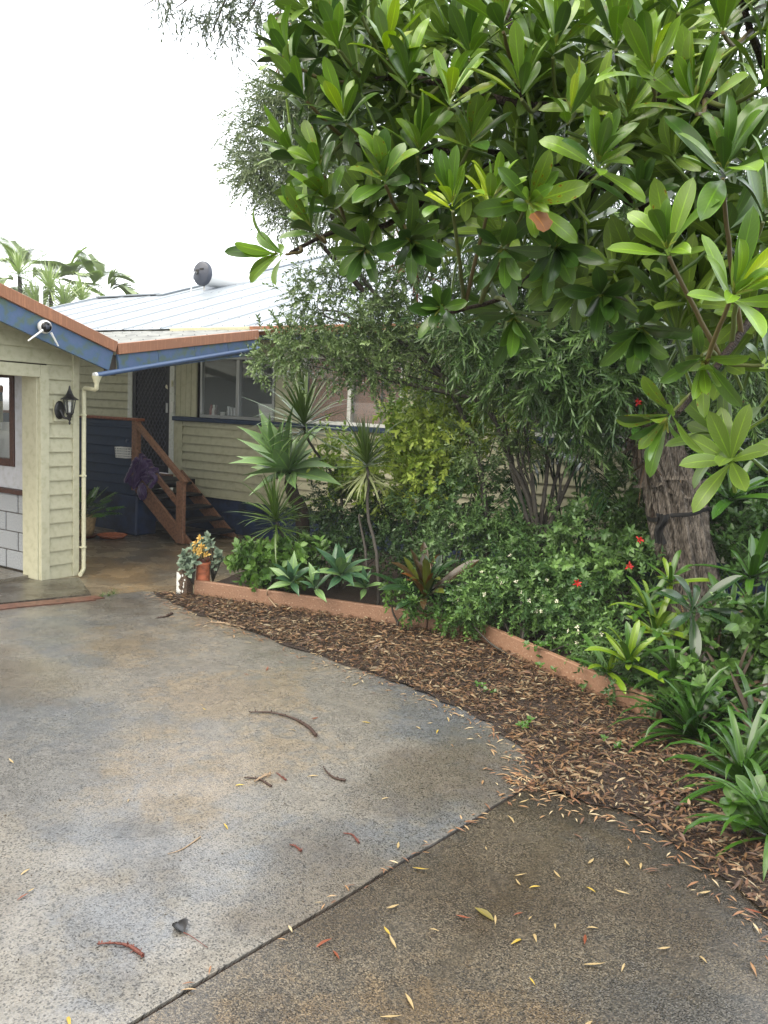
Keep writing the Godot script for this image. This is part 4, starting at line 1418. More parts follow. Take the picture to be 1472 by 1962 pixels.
	for q in [Vector3(-5.336, 0.484, -5.337),Vector3(-5.312, 0.532, -5.371),Vector3(-5.271, 0.449, -5.373),Vector3(-5.296, 0.401, -5.339),Vector3(-5.345, 0.419, -5.335),Vector3(-5.241, 0.385, -5.371),Vector3(-5.267, 0.463, -5.342)]:
		limb(fl, [t + Vector3(0, 0.17, 0), (t + Vector3(0, 0.1, 0)).lerp(q, 0.6), q], 0.005, 0.003, M.stem_green, "stem", 5)
		rosette(fl, q, Vector3(rf(-0.4, 0.4), 0.5, 0.8), 9, 0.042, ps, [M.flower_petal], 0.3, 1.5, 0.01, "petal")

	# potted split-leaf plant on its saucer, and an empty saucer
	var pp := Vector3(-8.699, 0.000, -6.674)
	var pt := thing("plant_pot", "cream glazed pot with dark leaf marks on a saucer by the navy base", "pot", pp)
	pb = MB.new()
	pb.lathe([Vector2(0, 0.03), Vector2(0.13, 0.03), Vector2(0.15, 0.10), Vector2(0.165, 0.24), Vector2(0.172, 0.245), Vector2(0.172, 0.275), Vector2(0.155, 0.275), Vector2(0.15, 0.22), Vector2(0, 0.22)], pp, 28)
	put("body", pb, M.pot_cream, pt)
	pb = MB.new()
	pb.lathe([Vector2(0, 0.002), Vector2(0.16, 0.002), Vector2(0.19, 0.035), Vector2(0.18, 0.035), Vector2(0.15, 0.015), Vector2(0, 0.015)], pp, 28)
	put("saucer", pb, M.terracotta_dark, pt)
	for k in 3:
		pb = MB.new()
		var a := 0.95 + 0.22 * k
		pb.blade(pp + Vector3(cos(a) * 0.160, 0.08, sin(a) * 0.160), leafb(Vector3(0.25 - 0.3 * k, 1, 0), Vector3(cos(a), 0.1, sin(a))), 0.13, 0.014, [0.1, 0.8, 1.0, 0.6, 0.0], 0.0, 0.0)
		put("leaf_mark", pb, M.black_metal, pt)
	var xp := thing("split_leaf_plant", "split-leaf philodendron growing in the cream pot", "plant", pp + Vector3(0, 0.22, 0))
	for k in 26:
		var az := k * 2.4
		var el := lerpf(0.25, 1.35, k / 25.0)
		var d := Vector3(cos(az) * sin(el), cos(el), sin(az) * sin(el)) + Vector3(0.18, 0, 0.08)
		var ln := rf(0.22, 0.36)
		var q := xp.position + d.normalized() * ln
		limb(xp, [xp.position, xp.position + d.normalized() * ln * 0.5 + Vector3(0, 0.03, 0), q], 0.005, 0.003, M.stem_green, "stalk", 4)
		var lb := MB.new()
		var B := leafb((d + Vector3(0, -0.35, 0)).normalized(), Vector3(0, 1, 0.3))
		for s in [-1.0, 1.0]:
			for j in 6:
				var w := j / 5.0
				var o2: Vector3 = q + B.y * (0.19 * w)
				lb.blade(o2, leafb(B * Vector3(s * 0.9, 0.75 - 0.3 * (1.0 - w), -0.1), B.z), 0.085 * (1.0 - 0.35 * w), 0.030, [0.5, 1.0, 0.9, 0.3], 0.5, 0.2)
		lb.blade(q, B, 0.25, 0.04, [0.5, 0.9, 1.0, 0.8, 0.1], 0.3, 0.2)
		put("leaf", lb, M.xanadu, xp)
	var sp := Vector3(-8.429, 0.000, -6.922)
	pb = MB.new()
	pb.lathe([Vector2(0, 0.002), Vector2(0.15, 0.002), Vector2(0.19, 0.04), Vector2(0.178, 0.042), Vector2(0.145, 0.014), Vector2(0, 0.012)], sp, 28)
	one("empty_saucer", "empty terracotta saucer on the concrete beside the cream pot", "saucer", pb, M.terracotta, sp)

func build_bed_plants() -> void:
	# big agave on a leaning trunk
	var ab := Vector3(-4.823, 0.616, -6.210)
	ab.y = 0.05
	var ac := Vector3(-4.866, 1.154, -6.082)
	var ag := thing("agave", "large pale green agave on a leaning ringed trunk before the house", "agave", ab)
	limb(ag, [ab, Vector3(-4.784, 0.750, -6.194), Vector3(-4.859, 0.951, -6.116), ac], 0.075, 0.055, M.bark_dark, "trunk", 12)
	var s1 := leafset(0.27, AGAVE, [0.25, 0.5, 0.1, 0.75], 0.42)
	rosette(ag, ac, Vector3(-0.199, 0.808, 0.543), 18, 0.64, s1, [M.agave], 0.15, 1.05, 0.08)
	rosette(ag, ac, Vector3(-0.100, 0.833, 0.477), 17, 0.60, s1, [M.agave], 0.9, 1.75, 0.02)
	# smaller agaves at the front
	var s2 := leafset(0.30, AGAVE, [0.3, 0.6, 0.9], 0.38)
	for a in [[Vector3(-3.895, 0.347, -5.621), 16, 0.33, "wide open agave in the middle of the bed behind the edging"], [Vector3(-4.341, 0.237, -5.506), 12, 0.26, "dark agave left of the wide open agave, low behind the edging"], [Vector3(-4.073, 0.225, -5.493), 10, 0.22, "smallest agave squeezed between the two front agaves"], [Vector3(-3.688, 0.265, -5.680), 10, 0.24, "young agave under the thin trunks right of the wide agave"]]:
		var o := thing("agave", a[3], "agave", a[0], "low agaves behind the edging")
		rosette(o, a[0], Vector3(0.232, 0.865, 0.444), a[1], a[2], s2, [M.agave_dark, M.agave_dark, M.agave], 0.15, 1.35, 0.05)
	# spiky dragon trees
	var yb := leafset(0.045, BLADE, [0.15, 0.5, 0.9], 0.25)
	for a in [[[Vector3(-4.478, 0.635, -6.427), Vector3(-4.513, 1.043, -6.404), Vector3(-4.659, 1.288, -6.289), Vector3(-4.714, 1.461, -6.161), Vector3(-4.704, 1.594, -6.067)], 0.62, 0.012, "tallest spiky dragon tree, its head against the windows"], [[Vector3(-3.614, 0.206, -5.776), Vector3(-3.689, 0.552, -5.839), Vector3(-3.843, 0.872, -5.907), Vector3(-3.922, 1.136, -6.014), Vector3(-3.972, 1.271, -6.062)], 0.47, 0.013, "spiky dragon tree with bleached lower leaves in the middle of the bed"], [[Vector3(-4.605, 0.334, -5.831), Vector3(-4.643, 0.532, -5.776), Vector3(-4.672, 0.732, -5.667)], 0.46, 0.013, "short spiky dragon tree low in front of the big agave"]]:
		var pth: Array = a[0]
		var head: Vector3 = pth[-1]
		var o := thing("dragon_tree", a[3], "dragon tree", Vector3(pth[0].x, 0.05, pth[0].z), "spiky dragon trees in the bed")
		limb(o, [o.position] + pth, a[2] * 1.3, a[2], M.stem_grey, "trunk", 8)
		rosette(o, head, Vector3(-0.009, 0.970, 0.164), 80, a[1], yb, [M.yucca], 0.05, 1.5, 0.10)
		if a[1] == 0.47:
			rosette(o, head - Vector3(0, 0.02, 0), Vector3(0, 1, 0.1), 60, 0.42, yb, [M.yucca_pale], 1.4, 2.2, -0.12)
		else:
			rosette(o, head - Vector3(0, 0.02, 0), Vector3(0, 1, 0.1), 24, a[1] * 0.9, yb, [M.yucca], 1.3, 2.1, -0.06)
	# second bare stem beside the middle dragon tree
	var st := MB.new()
	st.tube([Vector3(-3.748, 0.224, -5.815), Vector3(-3.831, 0.576, -5.872), Vector3(-3.961, 0.833, -5.946), Vector3(-3.956, 0.857, -5.953)], [0.014, 0.013, 0.010], 7, 0.05, rng)
	one("bare_stem", "thin bare stem beside the middle dragon tree", "stem", st, M.stem_grey, Vector3(-3.748, 0.224, -5.815))
	# bromeliads
	var bs := leafset(0.155, BROM, [0.35, 0.7, 1.1], 0.35)
	var br := [[Vector3(-3.151, 0.237, -5.773), 30, 0.50, [M.brom_red, M.brom_olive, M.brom_red, M.strap_dark, M.brom_olive, M.strap_dark, M.brom_rust], 0.1, 1.15, "dark red and green bromeliad behind the edging"], [Vector3(-1.247, 0.280, -4.947), 17, 0.34, [M.brom_lime, M.brom_lime, M.fresh], 0.15, 1.45, "lime bromeliad nearest the edging board, below the paperbark trunk"], [Vector3(-1.378, 0.195, -4.972), 12, 0.28, [M.brom_lime, M.fresh], 0.2, 1.5, "small lime bromeliad hanging over the edging board"], [Vector3(-1.328, 0.485, -5.637), 14, 0.30, [M.brom_lime, M.fresh], 0.3, 1.5, "lime bromeliad left of the paperbark trunk base"], [Vector3(-1.030, 0.327, -5.444), 16, 0.34, [M.fresh, M.brom_lime], 0.2, 1.5, "bromeliad before the cordyline, left of the dark lilies"], [Vector3(-0.818, 0.487, -5.718), 18, 0.38, [M.strap, M.fresh], 0.2, 1.5, "green bromeliad right of the cordyline"], [Vector3(-0.571, 0.510, -5.400), 18, 0.40, [M.strap, M.strap_dark], 0.2, 1.5, "dark bromeliad at the right edge above the lilies"], [Vector3(-1.069, 1.573, -6.428), 16, 0.40, [M.strap_dark, M.strap], 0.3, 1.6, "dark bromeliad behind the paperbark trunk under the red flowers"], [Vector3(-1.198, 0.403, -5.351), 14, 0.30, [M.brom_lime, M.brom_lime, M.fresh], 0.2, 1.4, "lime bromeliad second from the edging board"], [Vector3(-1.000, 0.259, -5.038), 12, 0.26, [M.fresh], 0.3, 1.5, "low bromeliad under the cordyline beside the edging end"], [Vector3(-1.221, 0.662, -5.789), 14, 0.27, [M.fresh, M.brom_lime], 0.4, 1.6, "bromeliad clasping the foot of the paperbark trunk"], [Vector3(-0.918, 1.265, -6.003), 16, 0.42, [M.strap, M.fresh], 0.3, 1.6, "bromeliad perched on the right side of the paperbark trunk"], [Vector3(-0.701, 0.788, -5.715), 16, 0.40, [M.fresh, M.strap], 0.2, 1.5, "green bromeliad right of the paperbark trunk at the frame edge"], [Vector3(-1.613, 1.736, -6.113), 14, 0.30, [M.strap, M.dead], 0.4, 1.9, "ragged bromeliad high in the fork of the paperbark trunk"], [Vector3(-2.896, 1.865, -6.756), 10, 0.30, [M.brom_lime], 0.4, 1.4, "lime bromeliad lodged among the shrub stems"], [Vector3(-3.266, 1.057, -6.411), 12, 0.30, [M.brom_lime, M.fresh], 0.3, 1.4, "yellowish bromeliad between the dark shrubs"]]
	for a in br:
		var o := thing("bromeliad", a[6], "bromeliad", a[0], "bromeliads of the bed")
		rosette(o, a[0], Vector3(0.091, 0.935, 0.226) + rdir() * 0.15, a[1], a[2], bs, a[3], a[4], a[5], 0.03)
	# strappy lilies spilling over the litter
	var ls := leafset(0.082, STRAP, [1.2, 1.7, 2.2, 0.9], 0.32)
	for a in [[Vector3(-0.777, -0.022, -4.662), 30, 0.46, [M.strap], "strappy lily clump spilling over the end of the edging board"], [Vector3(-0.446, -0.005, -4.159), 22, 0.42, [M.strap, M.fresh], "strappy lily clump lower right over the leaf litter"], [Vector3(-0.268, 0.047, -3.684), 13, 0.40, [M.fresh, M.strap], "broad-leaved lily nearest the camera at the right edge"], [Vector3(-0.474, 0.245, -4.830), 22, 0.50, [M.strap_dark, M.strap], "dark lily clump right of the trunk above the litter"], [Vector3(-0.726, 0.321, -5.158), 20, 0.48, [M.strap_dark, M.strap], "dark lily clump behind the spilling lily"]]:
		var o := thing("lily", a[4], "lily", a[0] * Vector3(1, 0, 1), "strappy lilies along the litter")
		rosette(o, a[0] * Vector3(1, 0, 1) + Vector3(0, 0.03, 0), Vector3(-0.1, 1, 0.1), a[1] + 16, a[2] * 1.15, ls, a[3], 0.25, 1.5, 0.03)
	var dd := leafset(0.06, STRAP, [1.2, 1.8, 0.6], 0.4)
	for a in [[Vector3(-0.646, 0.184, -5.011), 22, "clump of dead straw-coloured lily leaves below the green bromeliads"], [Vector3(-0.444, 0.119, -4.593), 20, "dead lily leaves hanging over the litter at the right edge"], [Vector3(-0.822, 0.424, -5.587), 16, "dead strappy leaves caught beside the paperbark foot"]]:
		var o2 := thing("dead_lily", a[2], "dead plant", a[0] * Vector3(1, 0, 1), "dead lily leaves")
		rosette(o2, a[0], Vector3(-0.1, 0.5, 0.5), a[1], 0.36, dd, [M.dead, M.dead_dark, M.dead], 0.6, 2.2, 0.03)
	var dl := leafset(0.20, BROAD, [0.6, 0.9, 1.2], 0.35)
	var o := thing("cordyline", "dark glossy broad-leaved cordyline in front of the paperbark trunk", "cordyline", Vector3(-0.905, 0.221, -5.270))
	var hd := Vector3(-0.972, 0.595, -5.282)
	limb(o, [o.position, hd], 0.016, 0.012, M.stem_grey, "stem", 7)
	rosette(o, hd, Vector3(0.242, 0.766, 0.452), 12, 0.34, dl, [M.strap_dark], 0.5, 1.6, 0.04)
	# low leafy weed at the right edge by the slab
	o = thing("weed", "bright round-leaved weed at the slab edge lower right", "weed", Vector3(-0.358, 0.107, -3.696) * Vector3(1, 0, 1))
	var ws := leafset(0.62, [0.4, 0.9, 1.0, 0.8, 0.1], [0.3, 0.7], 0.2)
	for q in [Vector3(-0.436, 0.137, -3.710), Vector3(-0.372, 0.175, -3.756), Vector3(-0.373, 0.073, -3.681), Vector3(-0.319, 0.109, -3.720)]:
		limb(o, [o.position, q], 0.004, 0.003, M.stem_green, "stem", 4)
		rosette(o, q, Vector3(0, 1, 0.4), 6, 0.10, ws, [M.fresh], 0.8, 1.5)

	# leafy shrubs and ground cover
	var tw_s := twig(13, 0.17, 0.042, 0.018, 0.5, OVATE, 0.85, 3)
	var tw_m := twig(11, 0.18, 0.06, 0.028, 0.5, OVATE, 0.9, 4)
	var tw_l := twig(9, 0.16, 0.075, 0.042, 0.6, OVATE, 0.9, 5)
	bush("ground_cover", "light green leafy ground cover left of the agaves", "ground cover", Vector3(-4.598, 0.196, -5.459) * Vector3(1, 0, 1), tw_l, M.fol_bright, [[Vector3(-4.861, 0.352, -5.614), 0.18, 90], [Vector3(-4.659, 0.299, -5.673), 0.17, 90], [Vector3(-4.488, 0.404, -5.795), 0.2, 60], [Vector3(-4.778, 0.421, -5.735), 0.18, 60]], Color(0.07, 0.16, 0.035), Color(0.17, 0.32, 0.06), 3)
	bush("flowering_bush", "low green bush dotted with white flowers hanging over the edging", "bush", Vector3(-2.184, 0.121, -5.527) * Vector3(1, 0, 1), tw_s, M.fol, [[Vector3(-2.613, 0.368, -5.770), 0.25, 230], [Vector3(-2.295, 0.384, -5.852), 0.28, 330], [Vector3(-1.924, 0.309, -5.716), 0.24, 260], [Vector3(-1.628, 0.258, -5.478), 0.18, 160], [Vector3(-2.718, 0.197, -5.681), 0.14, 90], [Vector3(-2.423, 0.526, -6.030), 0.24, 180], [Vector3(-2.028, 0.478, -5.913), 0.22, 140]], Color(0.055, 0.13, 0.04), Color(0.19, 0.34, 0.09), 6)
	var wf := leafset(0.6, [0.4, 1.0, 0.9, 0.2], [0.4], 0.2)
	var fb := get_node("flowering_bush") as Node3D
	for k in 30:
		var l = [[Vector3(-2.613, 0.368, -5.770), 0.26], [Vector3(-2.295, 0.384, -5.852), 0.29], [Vector3(-1.924, 0.309, -5.716), 0.25], [Vector3(-2.423, 0.526, -6.030), 0.25], [Vector3(-1.628, 0.258, -5.478), 0.19]][k % 5]
		var dv := (rdir() + Vector3(0.1, 0.25, 0.9)).normalized()
		rosette(fb, l[0] + Vector3(dv.x, dv.y * 0.85, dv.z) * l[1] * 1.04, dv, 5, 0.017, wf, [M.flower_petal_white], 1.0, 1.3, 0.0, "flower_petal")
	bush("yellow_shrub", "yellow-green shrub with skylight put into its leaf colour against the house wall under the windows", "shrub", Vector3(-3.908, 0.707, -6.911) * Vector3(1, 0, 1), tw_m, M.fol_bright, [[Vector3(-3.769, 1.394, -6.502), 0.36, 260], [Vector3(-3.468, 1.555, -6.534), 0.38, 300], [Vector3(-4.096, 1.124, -6.497), 0.28, 140], [Vector3(-3.533, 1.171, -6.498), 0.30, 170], [Vector3(-3.938, 1.725, -6.563), 0.2, 70], [Vector3(-4.568, 1.291, -6.464), 0.28, 130], [Vector3(-4.602, 0.919, -6.628), 0.25, 80]], Color(0.22, 0.36, 0.05), Color(0.58, 0.70, 0.14), 6)  # leaf tints raised to stand in for light from the open sky
	bush("golden_shrub", "bright golden-green shrub behind the multi-stemmed shrub", "shrub", Vector3(-3.700, 0.822, -7.056) * Vector3(1, 0, 1), tw_m, M.fol_bright, [[Vector3(-3.627, 2.005, -6.677), 0.28, 170], [Vector3(-3.325, 1.897, -6.731), 0.3, 190], [Vector3(-3.792, 1.741, -7.012), 0.3, 120], [Vector3(-3.223, 1.669, -7.237), 0.28, 90]], Color(0.24, 0.38, 0.05), Color(0.60, 0.70, 0.12), 5)
	bush("dark_shrub", "dark small-leaved shrub right of the spiky dragon trees", "shrub", Vector3(-3.158, 0.176, -6.115) * Vector3(1, 0, 1), tw_s, M.fol, [[Vector3(-3.619, 0.833, -6.396), 0.32, 220], [Vector3(-3.252, 0.919, -6.400), 0.36, 260], [Vector3(-2.967, 0.606, -6.177), 0.34, 240], [Vector3(-3.153, 1.295, -6.515), 0.26, 150], [Vector3(-3.285, 0.560, -6.210), 0.3, 170]], Color(0.07, 0.14, 0.05), Color(0.20, 0.33, 0.12), 6)
	bush("dark_shrub", "dark leafy shrub round the foot of the multi-stemmed shrub", "shrub", Vector3(-2.586, 0.248, -6.244) * Vector3(1, 0, 1), tw_s, M.fol, [[Vector3(-2.792, 0.749, -6.306), 0.36, 300], [Vector3(-2.511, 0.617, -6.225), 0.36, 240], [Vector3(-2.163, 0.778, -6.346), 0.34, 220]], Color(0.06, 0.13, 0.04), Color(0.19, 0.33, 0.10), 6)
	bush("dark_shrub", "dark green shrub in the shade left of the paperbark trunk", "shrub", Vector3(-1.862, 0.328, -6.469) * Vector3(1, 0, 1), tw_m, M.fol, [[Vector3(-1.947, 0.790, -6.482), 0.4, 260], [Vector3(-1.912, 1.198, -6.918), 0.28, 150], [Vector3(-2.077, 1.587, -6.989), 0.18, 60], [Vector3(-1.966, 0.544, -6.079), 0.3, 150], [Vector3(-1.635, 0.620, -6.177), 0.3, 130]], Color(0.06, 0.13, 0.04), Color(0.19, 0.34, 0.09), 5)
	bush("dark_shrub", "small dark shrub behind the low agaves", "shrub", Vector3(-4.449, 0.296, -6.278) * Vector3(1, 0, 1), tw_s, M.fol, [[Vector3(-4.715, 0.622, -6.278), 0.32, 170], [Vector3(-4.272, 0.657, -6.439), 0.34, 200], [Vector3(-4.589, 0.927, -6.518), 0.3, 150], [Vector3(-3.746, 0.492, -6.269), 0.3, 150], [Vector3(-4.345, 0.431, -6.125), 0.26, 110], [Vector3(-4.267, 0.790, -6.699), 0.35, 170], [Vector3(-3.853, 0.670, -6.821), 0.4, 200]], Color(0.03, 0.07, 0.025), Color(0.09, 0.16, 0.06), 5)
	bush("creeper", "dark climbing foliage with red flowers right of the paperbark trunk", "creeper", Vector3(-0.794, 0.427, -6.911) * Vector3(1, 0, 1), tw_m, M.fol, [[Vector3(-1.072, 1.773, -7.167), 0.5, 330], [Vector3(-0.788, 1.375, -7.050), 0.5, 300], [Vector3(-1.060, 0.967, -7.059), 0.45, 220], [Vector3(-0.682, 0.861, -6.567), 0.45, 220], [Vector3(-0.844, 2.138, -7.598), 0.5, 220]], Color(0.03, 0.075, 0.02), Color(0.10, 0.22, 0.05), 7)
	bush("low_fern", "green foliage under the lilies at the right edge", "fern", Vector3(-0.559, 0.267, -5.254) * Vector3(1, 0, 1), tw_l, M.fol, [[Vector3(-0.661, 0.432, -5.452), 0.3, 130], [Vector3(-0.449, 0.364, -5.218), 0.32, 130], [Vector3(-0.826, 0.189, -4.959), 0.2, 60], [Vector3(-0.374, 0.133, -4.520), 0.2, 60]], Color(0.04, 0.09, 0.02), Color(0.12, 0.24, 0.05), 4)
	bush("back_hedge", "dark green hedge along the house wall at the back of the bed", "hedge", Vector3(-2.244, 0.768, -8.311) * Vector3(1, 0, 1), tw_m, M.fol, [[Vector3(-1.943, 0.623, -8.003), 0.45, 260], [Vector3(-1.524, 0.960, -8.193), 0.6, 280], [Vector3(-1.049, 1.200, -8.286), 0.7, 280], [Vector3(-2.593, 0.550, -7.469), 0.35, 180], [Vector3(-3.264, 0.846, -7.331), 0.35, 180], [Vector3(-1.575, 1.861, -8.290), 0.5, 200], [Vector3(-1.016, 2.082, -8.432), 0.6, 220]], Color(0.03, 0.08, 0.02), Color(0.10, 0.22, 0.04), 7)
	bush("ground_cover", "small green ground cover between the red bromeliad and the thin trunks", "ground cover", Vector3(-3.320, 0.173, -5.599) * Vector3(1, 0, 1), tw_s, M.fol_bright, [[Vector3(-3.406, 0.222, -5.611), 0.10, 34], [Vector3(-3.187, 0.191, -5.625), 0.10, 34], [Vector3(-2.924, 0.206, -5.672), 0.12, 40]], Color(0.07, 0.16, 0.035), Color(0.17, 0.32, 0.06), 2)
	bush("ground_cover", "dark ground cover under the lime bromeliads behind the edging board", "ground cover", Vector3(-1.311, 0.085, -5.057) * Vector3(1, 0, 1), tw_s, M.fol, [[Vector3(-1.477, 0.137, -5.258), 0.15, 70], [Vector3(-1.249, 0.169, -5.048), 0.14, 60], [Vector3(-1.083, 0.143, -4.910), 0.12, 50], [Vector3(-1.117, 0.281, -5.265), 0.15, 60]], Color(0.05, 0.11, 0.035), Color(0.13, 0.25, 0.07), 3)
	# red flowers
	var rfs := leafset(0.4, [0.3, 1.0, 0.8, 0.1], [0.6, 1.0], 0.3)
	var cr := get_node("creeper") as Node3D
	for q in [Vector3(-1.614, 1.917, -6.019), Vector3(-1.433, 1.661, -5.977), Vector3(-1.174, 1.664, -6.257), Vector3(-0.976, 1.941, -6.420), Vector3(-0.883, 1.811, -6.341), Vector3(-1.501, 0.924, -5.948), Vector3(-1.546, 0.732, -5.893), Vector3(-1.854, 0.590, -5.681)]:
		rosette(cr, q, Vector3(0.515, 0.509, 0.674), 8, 0.034, rfs, [M.flower_petal_red], 0.4, 1.5, 0.01, "flower_petal")
	# small palm with glossy drooping fronds behind the shrub stems
	var pb := Vector3(-2.263, 0.589, -7.087)
	pb.y = 0.05
	var pm := thing("small_palm", "small palm with glossy dark drooping fronds between shrub and paperbark", "palm", pb)
	for a in [[Vector3(-2.478, 1.385, -6.711), Vector3(-2.196, 1.475, -6.543), Vector3(-1.870, 1.150, -6.344)], [Vector3(-2.387, 1.337, -6.998), Vector3(-2.597, 1.423, -6.642), Vector3(-2.691, 1.073, -6.297)], [Vector3(-2.342, 1.427, -7.276), Vector3(-2.063, 1.633, -7.242), Vector3(-1.806, 1.377, -7.128)], [Vector3(-2.433, 1.517, -7.232), Vector3(-2.543, 1.797, -7.204), Vector3(-2.708, 1.785, -6.981)]]:
		frond(pm, [pb, a[0], a[1], a[2]], 0.34, 16, M.strap_dark, 0.032)

func frond(o: Node3D, path: Array, ll: float, n: int, m: Material, lw := 0.03, bend := 0.9) -> void:
	var pts := []
	for k in path.size() - 1:
		for j in 6:
			pts.append(path[k].cubic_interpolate(path[k + 1], path[maxi(k - 1, 0)], path[mini(k + 2, path.size() - 1)], j / 6.0))
	pts.append(path[-1])
	var b := MB.new()
	var rad := []
	for k in pts.size():
		rad.append(lerpf(0.012, 0.003, float(k) / pts.size()))
	b.tube(pts, rad, 5)
	var first := int(pts.size() * 0.4)
	for k in n:
		var t := lerpf(first, pts.size() - 1.02, k / (n - 1.0))
		var i := int(t)
		var q: Vector3 = pts[i].lerp(pts[i + 1], t - i)
		var d: Vector3 = (pts[i + 1] - pts[i]).normalized()
		var side := d.cross(Vector3.UP).normalized()
		for s in [-1.0, 1.0]:
			var dd: Vector3 = (d * 0.55 + side * s * 0.8 + Vector3(0, -0.15, 0)).normalized()
			b.blade(q, leafb(dd, Vector3.UP - d * 0.2), ll * (1.0 - 0.45 * absf(k / (n - 1.0) - 0.35)), lw, [0.4, 0.9, 1.0, 0.8, 0.4, 0.0], bend, 0.15)
	put("frond", b, m, o)

func build_trees() -> void:
	var weep := twig(22, 0.32, 0.085, 0.013, 0.9, SMALL, 0.55, 7, 0.3)
	var fine := twig(16, 0.24, 0.045, 0.008, 0.6, SMALL, 0.6, 8, 0.3)
	var glossy := twig(14, 0.17, 0.040, 0.015, 0.6, OVATE, 0.8, 9)
	# paperbark with a shaggy trunk
	var base := Vector3(-1.045, 0.041, -6.344)
	base.y = 0.0
	var t := thing("paperbark_tree", "tall paperbark tree with a shaggy trunk and weeping narrow leaves", "tree", base)
	trunk(t, [base + Vector3(0.05, -0.05, 0), Vector3(-1.165, 0.456, -6.387), Vector3(-1.284, 0.885, -6.374), Vector3(-1.393, 1.232, -6.415), Vector3(-1.537, 1.582, -6.435), Vector3(-1.583, 1.903, -6.511), Vector3(-1.641, 2.224, -6.521), Vector3(-1.796, 2.801, -6.625), Vector3(-1.973, 3.562, -6.742)], [0.215, 0.205, 0.195, 0.20, 0.185, 0.13, 0.115, 0.10, 0.07])
	# shaggy sheets of bark that stand off the trunk
	for k in 46:
		var f := rng.randf()
		var c: Vector3 = Vector3(-1.136, 0.339, -6.389).lerp(Vector3(-1.545, 1.662, -6.441), f)
		var r := 0.195 - 0.01 * f
		var a := rf(-0.4, PI + 0.4)
		var d := Vector3(cos(a), 0, sin(a))
		var b := MB.new()
		var w := rf(0.014, 0.045)
		b.blade(c + d * (r + 0.004), leafb(Vector3(rf(-0.12, 0.12), -1, rf(-0.1, 0.1)), d), rf(0.10, 0.28), w, [0.9, 1.0, 0.85, 1.0, 0.7, 0.3], rf(-0.22, 0.1), rf(-0.4, -0.1), rf(-0.03, 0.03), rf(-0.5, 0.5))
		put("bark_strip", b, [M.bark, M.bark, M.bark_pale, M.bark_dark][rng.randi() % 4], t)
	# dead leaves hanging in the fork and off the right side
	var dls := leafset(0.09, STRAP, [0.3, 0.8, -0.4], 0.3)
	for q in [Vector3(-1.601, 1.621, -6.104), Vector3(-1.527, 1.510, -6.075), Vector3(-1.661, 1.753, -6.145)]:
		rosette(t, q, Vector3(-0.1, -0.9, 0.3), 9, 0.24, dls, [M.dead, M.dead_dark], 0.1, 1.3, 0.05, "dead_leaf")
	for q in [Vector3(-0.863, 0.583, -5.941)]:
		rosette(t, q, Vector3(0.3, -0.8, 0.4), 9, 0.34, dls, [M.dead, M.dead_dark], 0.1, 1.2, 0.05, "dead_leaf")
	# torn bark collar
	for k in 9:
		var a := rf(0.0, PI)
		var c: Vector3 = Vector3(-1.410, 1.331, -6.419) + Vector3(0, rf(-0.05, 0.06), 0)
		var d := Vector3(cos(a), 0, sin(a))
		var b := MB.new()
		b.blade(c + d * 0.19, leafb(Vector3(-d.z, rf(-0.3, 0.3), d.x) * (1.0 if rng.randf() < 0.5 else -1.0), d), rf(0.15, 0.3), rf(0.02, 0.05), [0.5, 1.0, 0.8, 0.9, 0.3], 0.6, 0.2, 0.02, 0.4)
		put("bark_strip", b, M.bark, t)
	# black strap round the trunk with a rag on it
	var sb := MB.new()
	var rows := []
	var sc: Vector3 = Vector3(-1.338, 1.098, -6.395)
	for k in 25:
		var a := TAU * k / 24.0
		var p := sc + Vector3(cos(a) * 0.222, 0.06 * cos(a) + 0.008 * sin(a * 5.0), sin(a) * 0.222)
		rows.append([p + Vector3(0, 0.016, 0), p + Vector3(cos(a), 0, sin(a)) * 0.006, p - Vector3(0, 0.016, 0)])
	sb.grid(rows)
	put("strap", sb, M.cloth_black, t)
	rows = []
	var rg: Vector3 = Vector3(-1.389, 1.118, -6.081)
	for k in 12:
		var row := []
		for j in 8:
			var u := j / 7.0 - 0.5
			row.append(rg + Vector3(u * 0.075 + 0.012 * sin(k * 0.7), -0.02 * k + 0.006 * sin(j * 2.0), 0.02 * sin(u * 9.0 + k * 0.5)))
		rows.append(row)
	sb = MB.new()
	sb.grid(rows)
	put("rag", sb, M.cloth_black, t)
	var hub: Vector3 = Vector3(-1.973, 3.562, -6.742)
	for a in [[Vector3(-1.796, 2.801, -6.625), Vector3(-2.094, 3.091, -6.363), Vector3(-2.676, 3.329, -6.153), Vector3(-3.089, 3.501, -6.039)], [Vector3(-1.779, 2.638, -6.613), Vector3(-1.490, 3.065, -6.853), Vector3(-1.192, 3.384, -6.966)], [hub, Vector3(-2.203, 4.139, -6.444), Vector3(-2.813, 4.639, -6.255)], [hub, Vector3(-1.737, 4.205, -6.625), Vector3(-1.410, 4.681, -6.659)], [Vector3(-1.779, 2.638, -6.613), Vector3(-2.163, 2.781, -6.394), Vector3(-2.622, 2.774, -6.226)], [hub, Vector3(-2.641, 3.980, -6.505), Vector3(-3.448, 4.316, -6.169), Vector3(-4.026, 4.763, -5.991)]]:
		limb(t, a, 0.05, 0.012, M.bark_dark, "limb", 8)
